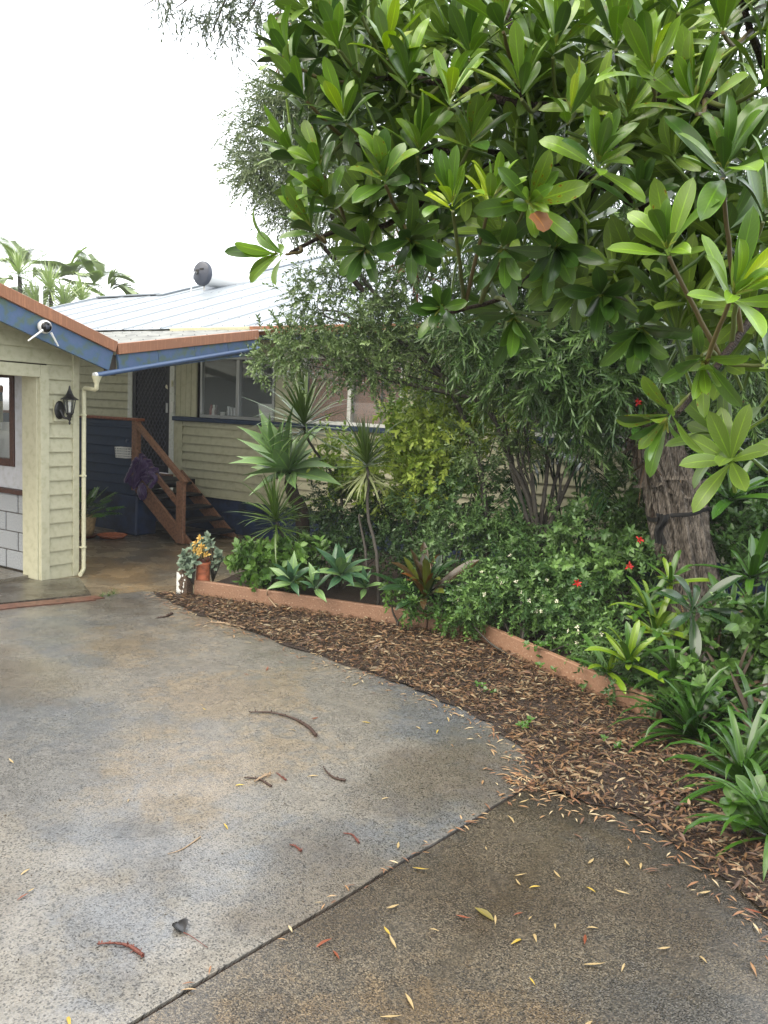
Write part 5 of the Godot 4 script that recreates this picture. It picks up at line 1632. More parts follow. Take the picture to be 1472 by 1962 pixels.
	crown(t, "crown", weep, M.fol, [[Vector3(-3.742, 4.471, -5.889), 0.85, 420], [Vector3(-2.954, 4.381, -6.011), 0.95, 520], [Vector3(-2.253, 4.253, -6.192), 0.95, 520], [Vector3(-1.600, 4.203, -6.354), 1.0, 520], [Vector3(-1.099, 3.889, -6.502), 0.9, 420], [Vector3(-3.025, 3.310, -5.933), 0.6, 330], [Vector3(-2.369, 3.093, -6.073), 0.65, 400], [Vector3(-1.765, 3.040, -6.204), 0.65, 400], [Vector3(-1.173, 2.898, -6.434), 0.75, 420], [Vector3(-2.070, 2.511, -6.176), 0.5, 300], [Vector3(-2.600, 2.566, -6.210), 0.45, 230], [Vector3(-1.472, 2.438, -6.301), 0.5, 260], [Vector3(-1.014, 2.299, -6.448), 0.55, 260], [Vector3(-4.160, 4.974, -5.938), 0.65, 300], [Vector3(-2.919, 2.397, -5.750), 0.28, 90], [Vector3(-2.510, 2.167, -5.853), 0.34, 190], [Vector3(-2.133, 2.140, -5.965), 0.36, 210], [Vector3(-1.796, 2.073, -6.047), 0.32, 180], [Vector3(-1.968, 1.835, -6.025), 0.2, 70]], Color(0.045, 0.10, 0.028), Color(0.13, 0.23, 0.06), 0.7)
	# reddish young leaves
	crown(t, "young_leaves", weep, M.fol, [[Vector3(-3.622, 3.035, -5.996), 0.12, 14], [Vector3(-1.956, 2.397, -6.231), 0.10, 9], [Vector3(-4.419, 4.736, -5.268), 0.06, 3]], Color(0.35, 0.12, 0.08), Color(0.45, 0.22, 0.14), 0.3)
	# a finer-leaved tree further back on the left, over the roof
	var b2 := Vector3(-3.996, 0.768, -6.105)
	b2.y = 0.0
	var t2 := thing("feathery_tree", "fine-leaved grey-green tree over the roof, left of the broad leaves", "tree", Vector3(-2.857, 0.418, -6.337) * Vector3(1, 0, 1))
	limb(t2, [t2.position, Vector3(-2.942, 1.044, -6.374), Vector3(-3.217, 1.840, -6.316), Vector3(-3.574, 2.438, -6.060), Vector3(-3.947, 2.857, -5.864), Vector3(-4.227, 3.373, -5.763), Vector3(-4.479, 3.979, -5.693)], 0.028, 0.012, M.stem_grey, "trunk", 8)
	for a in [[Vector3(-3.938, 2.769, -5.857), Vector3(-4.312, 3.215, -5.593), Vector3(-4.580, 3.638, -5.486)], [Vector3(-4.227, 3.373, -5.763), Vector3(-4.551, 4.077, -5.567), Vector3(-4.755, 4.241, -5.463)]]:
		limb(t2, a, 0.025, 0.006, M.bark_dark, "limb", 6)
	crown(t2, "crown", fine, M.fol, [[Vector3(-4.702, 4.091, -5.475), 0.34, 529], [Vector3(-4.742, 3.760, -5.403), 0.27, 368], [Vector3(-4.511, 3.686, -5.536), 0.40, 598], [Vector3(-4.546, 4.384, -5.614), 0.36, 505], [Vector3(-4.380, 4.117, -5.774), 0.48, 736], [Vector3(-4.095, 3.557, -5.872), 0.56, 781], [Vector3(-4.369, 4.737, -5.869), 0.40, 505], [Vector3(-4.474, 3.338, -5.509), 0.20, 161]], Color(0.13, 0.19, 0.09), Color(0.30, 0.38, 0.20), 0.35)
	# twigs of the same kind that hang into the top left corner
	var hb := thing("hanging_branch", "bare-looking narrow-leaved branch hanging from the top edge against the sky", "branch", Vector3(-4.034, 5.347, -4.409))
	for a in [[Vector3(-4.034, 5.347, -4.409), Vector3(-4.047, 4.730, -4.194), Vector3(-4.084, 4.400, -4.005), Vector3(-4.131, 4.210, -3.830)], [Vector3(-4.034, 5.347, -4.409), Vector3(-3.900, 4.544, -4.140), Vector3(-3.954, 4.240, -4.064), Vector3(-3.995, 4.087, -4.016)], [Vector3(-4.034, 5.347, -4.409), Vector3(-3.830, 4.605, -4.311), Vector3(-3.860, 4.331, -4.254), Vector3(-3.961, 4.189, -4.170)], [Vector3(-4.034, 5.347, -4.409), Vector3(-4.056, 4.669, -4.061), Vector3(-4.255, 4.390, -3.898), Vector3(-4.384, 4.266, -3.799)]]:
		limb(hb, a, 0.014, 0.002, M.bark_dark, "twig", 5)
	crown(hb, "foliage", fine, M.fol, [[Vector3(-3.955, 4.256, -4.065), 0.17, 42], [Vector3(-4.133, 4.313, -3.963), 0.17, 34], [Vector3(-3.863, 4.365, -4.256), 0.22, 60], [Vector3(-4.306, 4.337, -3.858), 0.12, 14], [Vector3(-3.887, 4.143, -4.092), 0.12, 14], [Vector3(-3.771, 4.528, -4.456), 0.3, 90]], Color(0.05, 0.08, 0.035), Color(0.12, 0.17, 0.08), 0.5)

	# multi-stemmed shrub with small glossy leaves
	var sbp := Vector3(-2.365, 0.270, -6.326)
	sbp.y = 0.0
	var s := thing("multi_stem_shrub", "multi-stemmed shrub with pale grey stems and small glossy leaves arching left", "shrub", sbp)
	var f0: Vector3 = Vector3(-2.421, 0.701, -6.353)
	limb(s, [sbp, Vector3(-2.395, 0.486, -6.338), f0], 0.055, 0.05, M.stem_grey, "trunk", 10)
	for a in [[f0, Vector3(-2.552, 0.998, -6.313), Vector3(-2.681, 1.337, -6.340), Vector3(-2.748, 1.595, -6.288), Vector3(-3.055, 1.928, -6.180), Vector3(-3.533, 2.079, -5.940), Vector3(-4.073, 2.181, -5.630)], [f0, Vector3(-2.547, 1.129, -6.335), Vector3(-2.757, 1.508, -6.270), Vector3(-2.885, 1.806, -6.245), Vector3(-3.222, 2.050, -6.106), Vector3(-3.705, 2.246, -5.868)], [f0, Vector3(-2.469, 1.094, -6.319), Vector3(-2.560, 1.432, -6.370), Vector3(-2.671, 1.775, -6.409), Vector3(-2.852, 2.200, -6.322)], [f0, Vector3(-2.424, 1.092, -6.406), Vector3(-2.431, 1.439, -6.451), Vector3(-2.522, 1.783, -6.503), Vector3(-2.479, 2.219, -6.545)], [f0, Vector3(-2.404, 1.002, -6.465), Vector3(-2.366, 1.354, -6.539), Vector3(-2.342, 1.662, -6.598), Vector3(-2.401, 2.052, -6.616)], [f0, Vector3(-2.327, 0.972, -6.390), Vector3(-2.249, 1.278, -6.482), Vector3(-2.171, 1.584, -6.575), Vector3(-2.068, 1.804, -6.611)], [f0, Vector3(-2.359, 0.922, -6.423), Vector3(-2.255, 1.360, -6.609), Vector3(-2.194, 1.670, -6.691), Vector3(-2.216, 2.062, -6.733)], [f0, Vector3(-2.505, 1.043, -6.361), Vector3(-2.677, 1.512, -6.356), Vector3(-2.648, 1.950, -6.437), Vector3(-2.725, 2.297, -6.450)], [Vector3(-3.055, 1.928, -6.180), Vector3(-3.439, 1.995, -5.962), Vector3(-3.830, 2.062, -5.752), Vector3(-4.255, 2.127, -5.509)], [Vector3(-3.222, 2.050, -6.106), Vector3(-3.645, 2.381, -5.925), Vector3(-4.089, 2.579, -5.701)]]:
		limb(s, a, 0.024, 0.005, M.stem_grey, "stem", 7)
		for q in 2:
			var a0: Vector3 = a[mini(1 + q, a.size() - 2)].lerp(a[mini(2 + q, a.size() - 1)], rng.randf())
			var a1: Vector3 = a0 + (a[mini(2 + q, a.size() - 1)] - a[mini(1 + q, a.size() - 2)]).normalized().rotated(rdir(), rf(0.3, 0.7)) * rf(0.3, 0.5)
			limb(s, [a0, a0.lerp(a1, 0.5) + rdir() * 0.03, a1, a1 + Vector3(rf(-0.1, 0.1), 0.25, rf(-0.1, 0.1))], 0.012, 0.003, M.stem_grey, "stem", 5)
	crown(s, "crown", glossy, M.fol, [[Vector3(-4.387, 2.253, -5.457), 0.32, 190], [Vector3(-4.557, 2.154, -5.325), 0.16, 50], [Vector3(-4.108, 2.402, -5.663), 0.45, 330], [Vector3(-3.734, 2.422, -5.899), 0.48, 350], [Vector3(-3.845, 2.150, -5.767), 0.34, 200], [Vector3(-3.328, 2.265, -6.094), 0.45, 320], [Vector3(-4.221, 2.706, -5.648), 0.36, 200], [Vector3(-3.851, 2.770, -5.887), 0.45, 260], [Vector3(-2.962, 2.108, -6.263), 0.4, 240], [Vector3(-2.653, 2.037, -6.434), 0.3, 120], [Vector3(-3.463, 2.702, -6.108), 0.45, 240], [Vector3(-2.988, 2.591, -6.352), 0.45, 240], [Vector3(-2.936, 1.541, -6.187), 0.28, 130], [Vector3(-2.636, 1.558, -6.364), 0.2, 60]], Color(0.09, 0.15, 0.05), Color(0.25, 0.36, 0.14), 0.2)

	# palms and spiky pandanus far behind the garage roof, haze put into their colour
	var far := [[Vector3(-19.463, 3.368, -13.032), Vector3(-19.461, 4.449, -13.188), 2.2, "tall palm farthest left behind the garage roof"], [Vector3(-19.430, 3.498, -14.258), Vector3(-19.473, 4.486, -14.372), 1.9, "palm in the middle behind the garage roof"], [Vector3(-18.471, 3.551, -14.862), Vector3(-18.611, 4.322, -14.885), 1.9, "palm right behind the house roof with a long arching frond"]]
	var tips := [[Vector3(-19.941, 5.746, -13.074), Vector3(-19.391, 5.174, -12.148), Vector3(-19.807, 5.654, -13.737), Vector3(-19.515, 4.266, -11.941), Vector3(-18.909, 4.682, -13.564), Vector3(-19.230, 3.638, -12.029), Vector3(-20.601, 6.052, -13.893), Vector3(-18.551, 3.882, -13.080), Vector3(-20.808, 3.988, -13.470)], [Vector3(-19.298, 5.699, -14.654), Vector3(-18.972, 5.287, -13.611), Vector3(-20.665, 5.231, -14.329), Vector3(-18.976, 5.505, -14.826), Vector3(-20.223, 4.162, -13.859), Vector3(-20.496, 5.935, -15.128), Vector3(-17.972, 4.531, -14.126), Vector3(-18.374, 3.968, -13.796)], [Vector3(-19.078, 5.669, -14.787), Vector3(-18.215, 5.150, -15.249), Vector3(-17.973, 4.796, -15.350), Vector3(-18.486, 5.043, -13.879), Vector3(-19.651, 5.686, -15.619), Vector3(-18.247, 4.757, -15.767), Vector3(-18.972, 4.427, -14.082), Vector3(-19.306, 5.409, -15.794)]]
	for k in 3:
		var pb: Vector3 = far[k][0]
		pb.y = 0.0
		var o := thing("palm_tree", far[k][3], "palm", pb, "palms behind the roofs")
		var hd: Vector3 = far[k][1]
		limb(o, [pb, pb.lerp(hd, 0.5), hd], 0.13, 0.1, M.stem_grey, "trunk", 8)
		for tip in tips[k]:
			var md: Vector3 = hd.lerp(tip, 0.5) + Vector3(0, 0.35, 0)
			frond(o, [hd, hd.lerp(md, 0.5) + Vector3(0, 0.1, 0), md, tip], 0.85, 44, M.palm_hazed, 0.045, 0.35)
	var yb := leafset(0.06, BLADE, [0.2, 0.5, 0.9], 0.25)
	var spots := [[Vector3(-17.770, 4.550, -11.882), "spiky pandanus head in front of the leftmost palm"], [Vector3(-17.110, 4.219, -12.245), "spiky pandanus head beside the white vent pipe"], [Vector3(-16.792, 3.870, -12.393), "low pandanus head just above the orange capping"], [Vector3(-16.896, 4.070, -12.950), "spiky pandanus head before the right palm"], [Vector3(-17.362, 3.839, -12.034), "spiky pandanus head left of the white vent pipe"]]
	for k in 5:
		var hd: Vector3 = spots[k][0]
		var o := thing("pandanus", spots[k][1], "pandanus", Vector3(hd.x, 0, hd.z), "pandanus behind the roofs")
		limb(o, [o.position, hd], 0.06, 0.05, M.stem_grey, "trunk", 6)
		rosette(o, hd, Vector3(0, 1, 0.2), 70, 0.75, yb, [M.palm_hazed], 0.1, 1.9, 0.15)

func trunk(o: Node3D, path: Array, rad: Array) -> void:
	var f := FastNoiseLite.new()
	f.seed = 3
	f.frequency = 1.0
	var rows := []
	for k in path.size() - 1:
		for j in 8:
			var tt := j / 8.0
			var p: Vector3 = path[k].cubic_interpolate(path[k + 1], path[maxi(k - 1, 0)], path[mini(k + 2, path.size() - 1)], tt)
			var r := lerpf(rad[k], rad[k + 1], tt)
			var row := []
			for s in 96:
				var a := TAU * s / 96.0
				var g := f.get_noise_3d(cos(a) * 3.0, p.y * 0.7, sin(a) * 3.0) * 0.35 + absf(f.get_noise_3d(cos(a) * 8.0, p.y * 0.9 + 9.0, sin(a) * 8.0)) * -0.42 + absf(f.get_noise_3d(cos(a) * 17.0, p.y * 2.2, sin(a) * 17.0)) * -0.2 + 0.13
				row.append(p + Vector3(cos(a), 0, sin(a)) * r * (1.0 + g))
			rows.append(row)
	var b := MB.new()
	b.grid(rows, true)
	put("trunk", b, M.bark, o)

var leaf_count := 0
func build_broadleaf() -> void:
	var base := Vector3(0.626, 1.683, -3.465)
	base.y = 0.0
	var o := thing("broadleaf_tree", "close broad-leaved tree whose glossy branches fill the upper right", "tree", base)
	var hi: Vector3 = Vector3(0.350, 1.985, -3.099)
	limb(o, [base, base + Vector3(0.02, 0.8, 0.0), hi], 0.09, 0.07, M.bark_dark, "trunk", 10)
	var limbs := [[hi, Vector3(-0.044, 2.004, -2.382), Vector3(-0.275, 2.091, -2.073), Vector3(-0.470, 2.211, -1.968), Vector3(-0.648, 2.313, -1.931), Vector3(-0.852, 2.380, -1.873), Vector3(-0.992, 2.385, -1.787), Vector3(-1.137, 2.394, -1.757), Vector3(-1.281, 2.443, -1.734)], [hi, Vector3(-0.027, 2.363, -2.384), Vector3(-0.285, 2.440, -2.057), Vector3(-0.412, 2.438, -1.858), Vector3(-0.615, 2.447, -1.793), Vector3(-0.779, 2.447, -1.750), Vector3(-1.036, 2.536, -1.722), Vector3(-1.263, 2.554, -1.701)], [Vector3(-0.852, 2.380, -1.873), Vector3(-0.983, 2.297, -1.780), Vector3(-1.107, 2.210, -1.726), Vector3(-1.213, 2.185, -1.656), Vector3(-1.273, 2.122, -1.562)], [Vector3(-0.275, 2.091, -2.073), Vector3(-0.279, 1.940, -1.752), Vector3(-0.321, 1.829, -1.615), Vector3(-0.340, 1.778, -1.548)], [Vector3(-0.285, 2.440, -2.057), Vector3(-0.324, 2.535, -1.809), Vector3(-0.371, 2.655, -1.796)], [Vector3(-0.779, 2.447, -1.750), Vector3(-0.793, 2.584, -1.702), Vector3(-0.826, 2.717, -1.700)], [Vector3(-0.648, 2.313, -1.931), Vector3(-0.726, 2.198, -1.925), Vector3(-0.818, 2.055, -1.848), Vector3(-0.917, 1.992, -1.718)], [Vector3(-0.470, 2.211, -1.968), Vector3(-0.549, 2.061, -1.957), Vector3(-0.579, 1.950, -1.923)]]
	var nodes := []
	for l in limbs:
		limb(o, l, 0.026 if l[0] == hi else 0.010, 0.004, M.bark_dark, "branch", 7)
		for k in l.size() - 1:
			for j in 4:
				if k > 0 or l[0] != hi:
					nodes.append(l[k].lerp(l[k + 1], j / 4.0))
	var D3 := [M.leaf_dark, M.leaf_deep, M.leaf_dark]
	var MD := [M.leaf_mid, M.leaf_mid, M.leaf_deep, M.leaf_mid, M.leaf_deep, M.leaf_dark, M.leaf_spot]
	var YG := [M.leaf_mid, M.leaf_lime, M.leaf_mid, M.leaf_deep]
	var hs := []
	# heads of leaves: place, axis, leaf count, leaf length, leaf tones
	hs.append([Vector3(-1.254, 2.111, -1.525), Vector3(-0.446, -0.079, 0.882), 5, 0.12, MD])
	hs.append([Vector3(-1.199, 2.160, -1.567), Vector3(-0.296, 0.528, 0.703), 7, 0.125, MD])
	hs.append([Vector3(-0.989, 2.241, -1.531), Vector3(0.377, 0.311, 0.907), 9, 0.125, MD])
	hs.append([Vector3(-1.104, 2.385, -1.539), Vector3(-0.085, 0.648, 0.673), 8, 0.115, YG])
	hs.append([Vector3(-1.250, 2.469, -1.579), Vector3(-0.422, 0.702, 0.519), 9, 0.13, MD])
	hs.append([Vector3(-1.282, 2.549, -1.570), Vector3(-0.559, 0.685, 0.488), 7, 0.12, MD])
	hs.append([Vector3(-1.135, 2.548, -1.543), Vector3(-0.137, 0.927, 0.428), 8, 0.12, MD])
	hs.append([Vector3(-1.014, 2.513, -1.554), Vector3(0.232, 0.865, 0.444), 8, 0.12, YG])
	hs.append([Vector3(-1.105, 2.636, -1.574), Vector3(-0.189, 0.915, 0.343), 8, 0.12, MD])
	hs.append([Vector3(-0.839, 2.374, -1.524), Vector3(0.442, 0.696, 0.575), 8, 0.115, YG])
	hs.append([Vector3(-0.786, 2.154, -1.467), Vector3(0.199, 0.583, 0.742), 10, 0.105, YG])
	hs.append([Vector3(-0.726, 2.165, -1.506), Vector3(0.527, 0.700, 0.522), 9, 0.10, YG])
	hs.append([Vector3(-0.662, 2.176, -1.547), Vector3(0.545, -0.078, 0.858), 8, 0.125, MD])
	hs.append([Vector3(-0.694, 2.380, -1.557), Vector3(0.011, 0.844, 0.466), 10, 0.12, YG])
	hs.append([Vector3(-0.738, 2.510, -1.547), Vector3(-0.105, 0.919, 0.290), 9, 0.125, MD])
	hs.append([Vector3(-0.593, 2.320, -1.551), Vector3(0.474, 0.688, 0.437), 8, 0.10, YG])
	hs.append([Vector3(-0.538, 2.233, -1.573), Vector3(0.514, 0.219, 0.835), 10, 0.12, MD])
	hs.append([Vector3(-0.433, 2.365, -1.539), Vector3(-0.096, 0.748, 0.665), 9, 0.125, YG])
	hs.append([Vector3(-0.361, 2.310, -1.576), Vector3(-0.171, 0.354, 0.886), 9, 0.13, MD])
	hs.append([Vector3(-0.325, 2.432, -1.556), Vector3(0.117, 0.941, 0.268), 9, 0.125, MD])
	hs.append([Vector3(-0.299, 2.182, -1.537), Vector3(0.193, 0.342, 0.899), 9, 0.145, MD])
	hs.append([Vector3(-0.376, 2.053, -1.529), Vector3(-0.034, 0.370, 0.917), 9, 0.13, MD])
	hs.append([Vector3(-0.257, 1.963, -1.472), Vector3(0.430, 0.215, 0.888), 11, 0.13, YG])
	hs.append([Vector3(-0.355, 1.778, -1.563), Vector3(-0.193, -0.464, 0.779), 8, 0.125, MD])
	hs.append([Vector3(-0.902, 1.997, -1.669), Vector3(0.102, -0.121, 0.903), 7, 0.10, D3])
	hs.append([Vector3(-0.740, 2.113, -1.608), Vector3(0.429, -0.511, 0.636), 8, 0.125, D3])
	hs.append([Vector3(-1.168, 2.220, -1.595), Vector3(-0.024, 0.271, 0.925), 8, 0.125, MD])
	hs.append([Vector3(-1.285, 2.349, -1.599), Vector3(-0.371, 0.424, 0.763), 8, 0.125, MD])
	hs.append([Vector3(-1.197, 2.300, -1.588), Vector3(-0.086, 0.358, 0.833), 7, 0.12, MD])
	hs.append([Vector3(-0.963, 2.321, -1.618), Vector3(0.452, 0.597, 0.582), 8, 0.12, MD])
	hs.append([Vector3(-0.970, 2.444, -1.571), Vector3(0.327, 0.771, 0.399), 8, 0.12, MD])
	hs.append([Vector3(-0.838, 2.496, -1.602), Vector3(0.180, 0.853, 0.360), 8, 0.12, MD])
	hs.append([Vector3(-0.512, 2.440, -1.559), Vector3(0.011, 0.844, 0.466), 8, 0.12, MD])
	hs.append([Vector3(-0.407, 2.487, -1.572), Vector3(0.149, 0.933, 0.130), 8, 0.125, MD])
	hs.append([Vector3(-0.261, 2.334, -1.582), Vector3(0.496, 0.780, 0.292), 8, 0.125, MD])
	hs.append([Vector3(-0.232, 2.110, -1.568), Vector3(0.716, 0.511, 0.430), 8, 0.13, MD])
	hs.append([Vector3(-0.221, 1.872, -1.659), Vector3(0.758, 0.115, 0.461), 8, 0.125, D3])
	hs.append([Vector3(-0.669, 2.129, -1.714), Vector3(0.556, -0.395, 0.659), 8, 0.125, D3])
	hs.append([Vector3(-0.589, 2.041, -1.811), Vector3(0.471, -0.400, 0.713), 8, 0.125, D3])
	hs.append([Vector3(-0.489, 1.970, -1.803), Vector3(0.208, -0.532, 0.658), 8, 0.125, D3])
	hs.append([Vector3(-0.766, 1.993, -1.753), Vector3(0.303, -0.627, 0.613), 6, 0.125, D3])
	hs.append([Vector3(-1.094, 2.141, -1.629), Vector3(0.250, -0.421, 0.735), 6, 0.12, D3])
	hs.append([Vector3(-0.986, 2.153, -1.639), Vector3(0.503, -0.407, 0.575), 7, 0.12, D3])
	hs.append([Vector3(-0.319, 1.886, -1.601), Vector3(0.208, -0.532, 0.658), 6, 0.12, MD])
	hs.append([Vector3(-0.819, 2.311, -1.587), Vector3(0.452, 0.597, 0.582), 8, 0.12, MD])
	hs.append([Vector3(-0.514, 2.344, -1.663), Vector3(0.283, 0.587, 0.689), 8, 0.12, MD])
	hs.append([Vector3(-0.650, 2.465, -1.596), Vector3(0.264, 0.858, 0.307), 8, 0.12, MD])
	hs.append([Vector3(-0.494, 2.189, -1.713), Vector3(0.272, 0.396, 0.842), 8, 0.12, D3])
	hs.sort_custom(func(a, b): return a[0].distance_to(Vector3(0, 1.75, 0)) < b[0].distance_to(Vector3(0, 1.75, 0)))
	for q in hs:
		head(o, nodes, q[0], q[1], q[2] + 4, q[3] * 0.93, q[4])
	for m in rest:
		put("outer_leaves", rest[m], m, o).set_meta("kind", "stuff")
	# one browned, half eaten leaf
	var bl := MB.new()
	bl.blade(Vector3(-0.631, 2.145, -1.503), leafb(Vector3(0.557, -0.540, 0.086), Vector3(0.526, 0.410, 0.682)), 0.045, 0.04, [0.3, 0.9, 1.0, 0.8, 0.9, 0.4], 0.8, 0.35, 0.06)
	put("brown_leaf", bl, M.leaf_brown, o)
	# heads of leaves deeper in the crown, in the shade of the others
	var hm := MB.new()
	for k in 10:
		var el := lerpf(0.3, 1.4, k / 9.0)
		var d := Vector3(cos(k * 2.4) * sin(el), cos(el), sin(k * 2.4) * sin(el))
		hm.blade(Vector3(0, 0.02 * (1.0 - k / 10.0), 0), leafb(d, Vector3.UP), rf(0.095, 0.13), 0.030, BROAD, rf(0.1, 0.8), 0.2, 0.012)
	hm.tube([Vector3(0, 0.02, 0), Vector3(0, -0.06, 0.005), Vector3(0.01, -0.14, 0)], [0.004], 5)
	var xs := []
	var cs := []
	for q in [Vector3(-1.375, 2.619, -1.760), Vector3(-1.299, 2.681, -1.697), Vector3(-1.170, 2.495, -1.751), Vector3(-1.059, 2.489, -1.819), Vector3(-0.930, 2.513, -1.843), Vector3(-0.795, 2.427, -1.856), Vector3(-0.677, 2.450, -1.873), Vector3(-0.652, 2.524, -1.781), Vector3(-0.551, 2.344, -1.877), Vector3(-0.440, 2.333, -1.885), Vector3(-0.340, 2.365, -1.893), Vector3(-1.306, 2.393, -1.771), Vector3(-1.204, 2.237, -1.753), Vector3(-1.105, 2.293, -1.763), Vector3(-0.996, 2.196, -1.817), Vector3(-0.953, 2.324, -1.802), Vector3(-0.863, 2.279, -1.852), Vector3(-0.735, 2.247, -1.868), Vector3(-0.691, 2.163, -1.943), Vector3(-0.554, 2.110, -1.961), Vector3(-0.425, 2.188, -1.874), Vector3(-0.324, 2.137, -1.930), Vector3(-1.210, 2.673, -1.751), Vector3(-1.055, 2.682, -1.790), Vector3(-0.946, 2.675, -1.797), Vector3(-0.772, 2.683, -1.847), Vector3(-0.534, 2.587, -1.863), Vector3(-0.391, 2.504, -1.881), Vector3(-0.289, 1.981, -1.930), Vector3(-0.449, 2.010, -1.953), Vector3(-0.364, 2.057, -1.835), Vector3(-0.260, 1.803, -1.922), Vector3(-0.753, 2.081, -1.951), Vector3(-1.108, 2.579, -1.742), Vector3(-0.812, 2.573, -1.807), Vector3(-0.319, 2.576, -1.817)]:
		for k in 5:
			var d := (Vector3(0.147, 0.607, 0.474) + rdir() * 0.9).normalized()
			var B := leafb(d, rdir())
			var s := rf(0.85, 1.15)
			xs.append(Transform3D(Basis(B.x * s, B.y * s, B.z * s), q + rdir() * rf(0.02, 0.15)))
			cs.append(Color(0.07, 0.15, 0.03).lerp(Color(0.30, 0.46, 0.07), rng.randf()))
	scatter("inner_leaves", hm.mesh(), M.fol, xs, cs, o)

var bset := []
func head(o: Node3D, nodes: Array, at: Vector3, axis: Vector3, n: int, L: float, mats: Array) -> void:
	if bset.is_empty():
		bset = leafset(0.27, BROAD, [0.1, 0.35, 0.65, -0.25, 0.9], 0.22, 0.012) + leafset(0.235, BROAD, [0.3, 0.6, -0.1], 0.4, 0.02) + leafset(0.30, BROAD, [0.5, 1.1], 0.15, 0.03)
	var near: Vector3 = nodes[0]
	for q in nodes:
		if q.distance_squared_to(at + axis.normalized() * -0.06) < near.distance_squared_to(at + axis.normalized() * -0.06):
			near = q
	limb(o, [near, near.lerp(at, 0.55) - axis.normalized() * 0.02, at], 0.0055, 0.0035, M.stem_green if n % 2 == 0 else M.stem_twig, "twig", 6)
	if axis.y > 0.1:
		axis = (axis.normalized() + Vector3(0, 0.3, 0)).normalized()
	if leaf_count < 288:
		rosette(o, at, axis, n, L, bset, mats, 0.10, 1.15, 0.035)
		leaf_count += n
	else:
		axis = axis.normalized()
		for k in n:
			var el := lerpf(0.10, 1.15, k / (n - 1.0)) + rf(-0.14, 0.14)
			var r := perp(axis).rotated(axis, k * 2.4 + at.x * 9.0)
			var d := axis * cos(el) + r * sin(el)
			var m: Material = mats[rng.randi() % mats.size()]
			if not rest.has(m):
				rest[m] = MB.new()
			rest[m].blade(at + axis * (0.03 * (1.0 - float(k) / n)), leafb(d, axis).rotated(d, rf(-0.3, 0.3)), L * rf(0.7, 1.12), L * rf(0.23, 0.30), BROAD, rf(-0.25, 0.9), rf(0.15, 0.4), 0.015, rf(-0.3, 0.3))
	if not rest.has(M.bud_pale):
		rest[M.bud_pale] = MB.new()
	for k in 7:
		var d := (axis.normalized() + rdir() * 0.7).normalized()
		rest[M.bud_pale].blade(at + axis.normalized() * 0.02, leafb(d, axis), rf(0.016, 0.034), 0.007, [0.6, 1.0, 0.8, 0.3], 0.3, 0.5)

var rest := {}

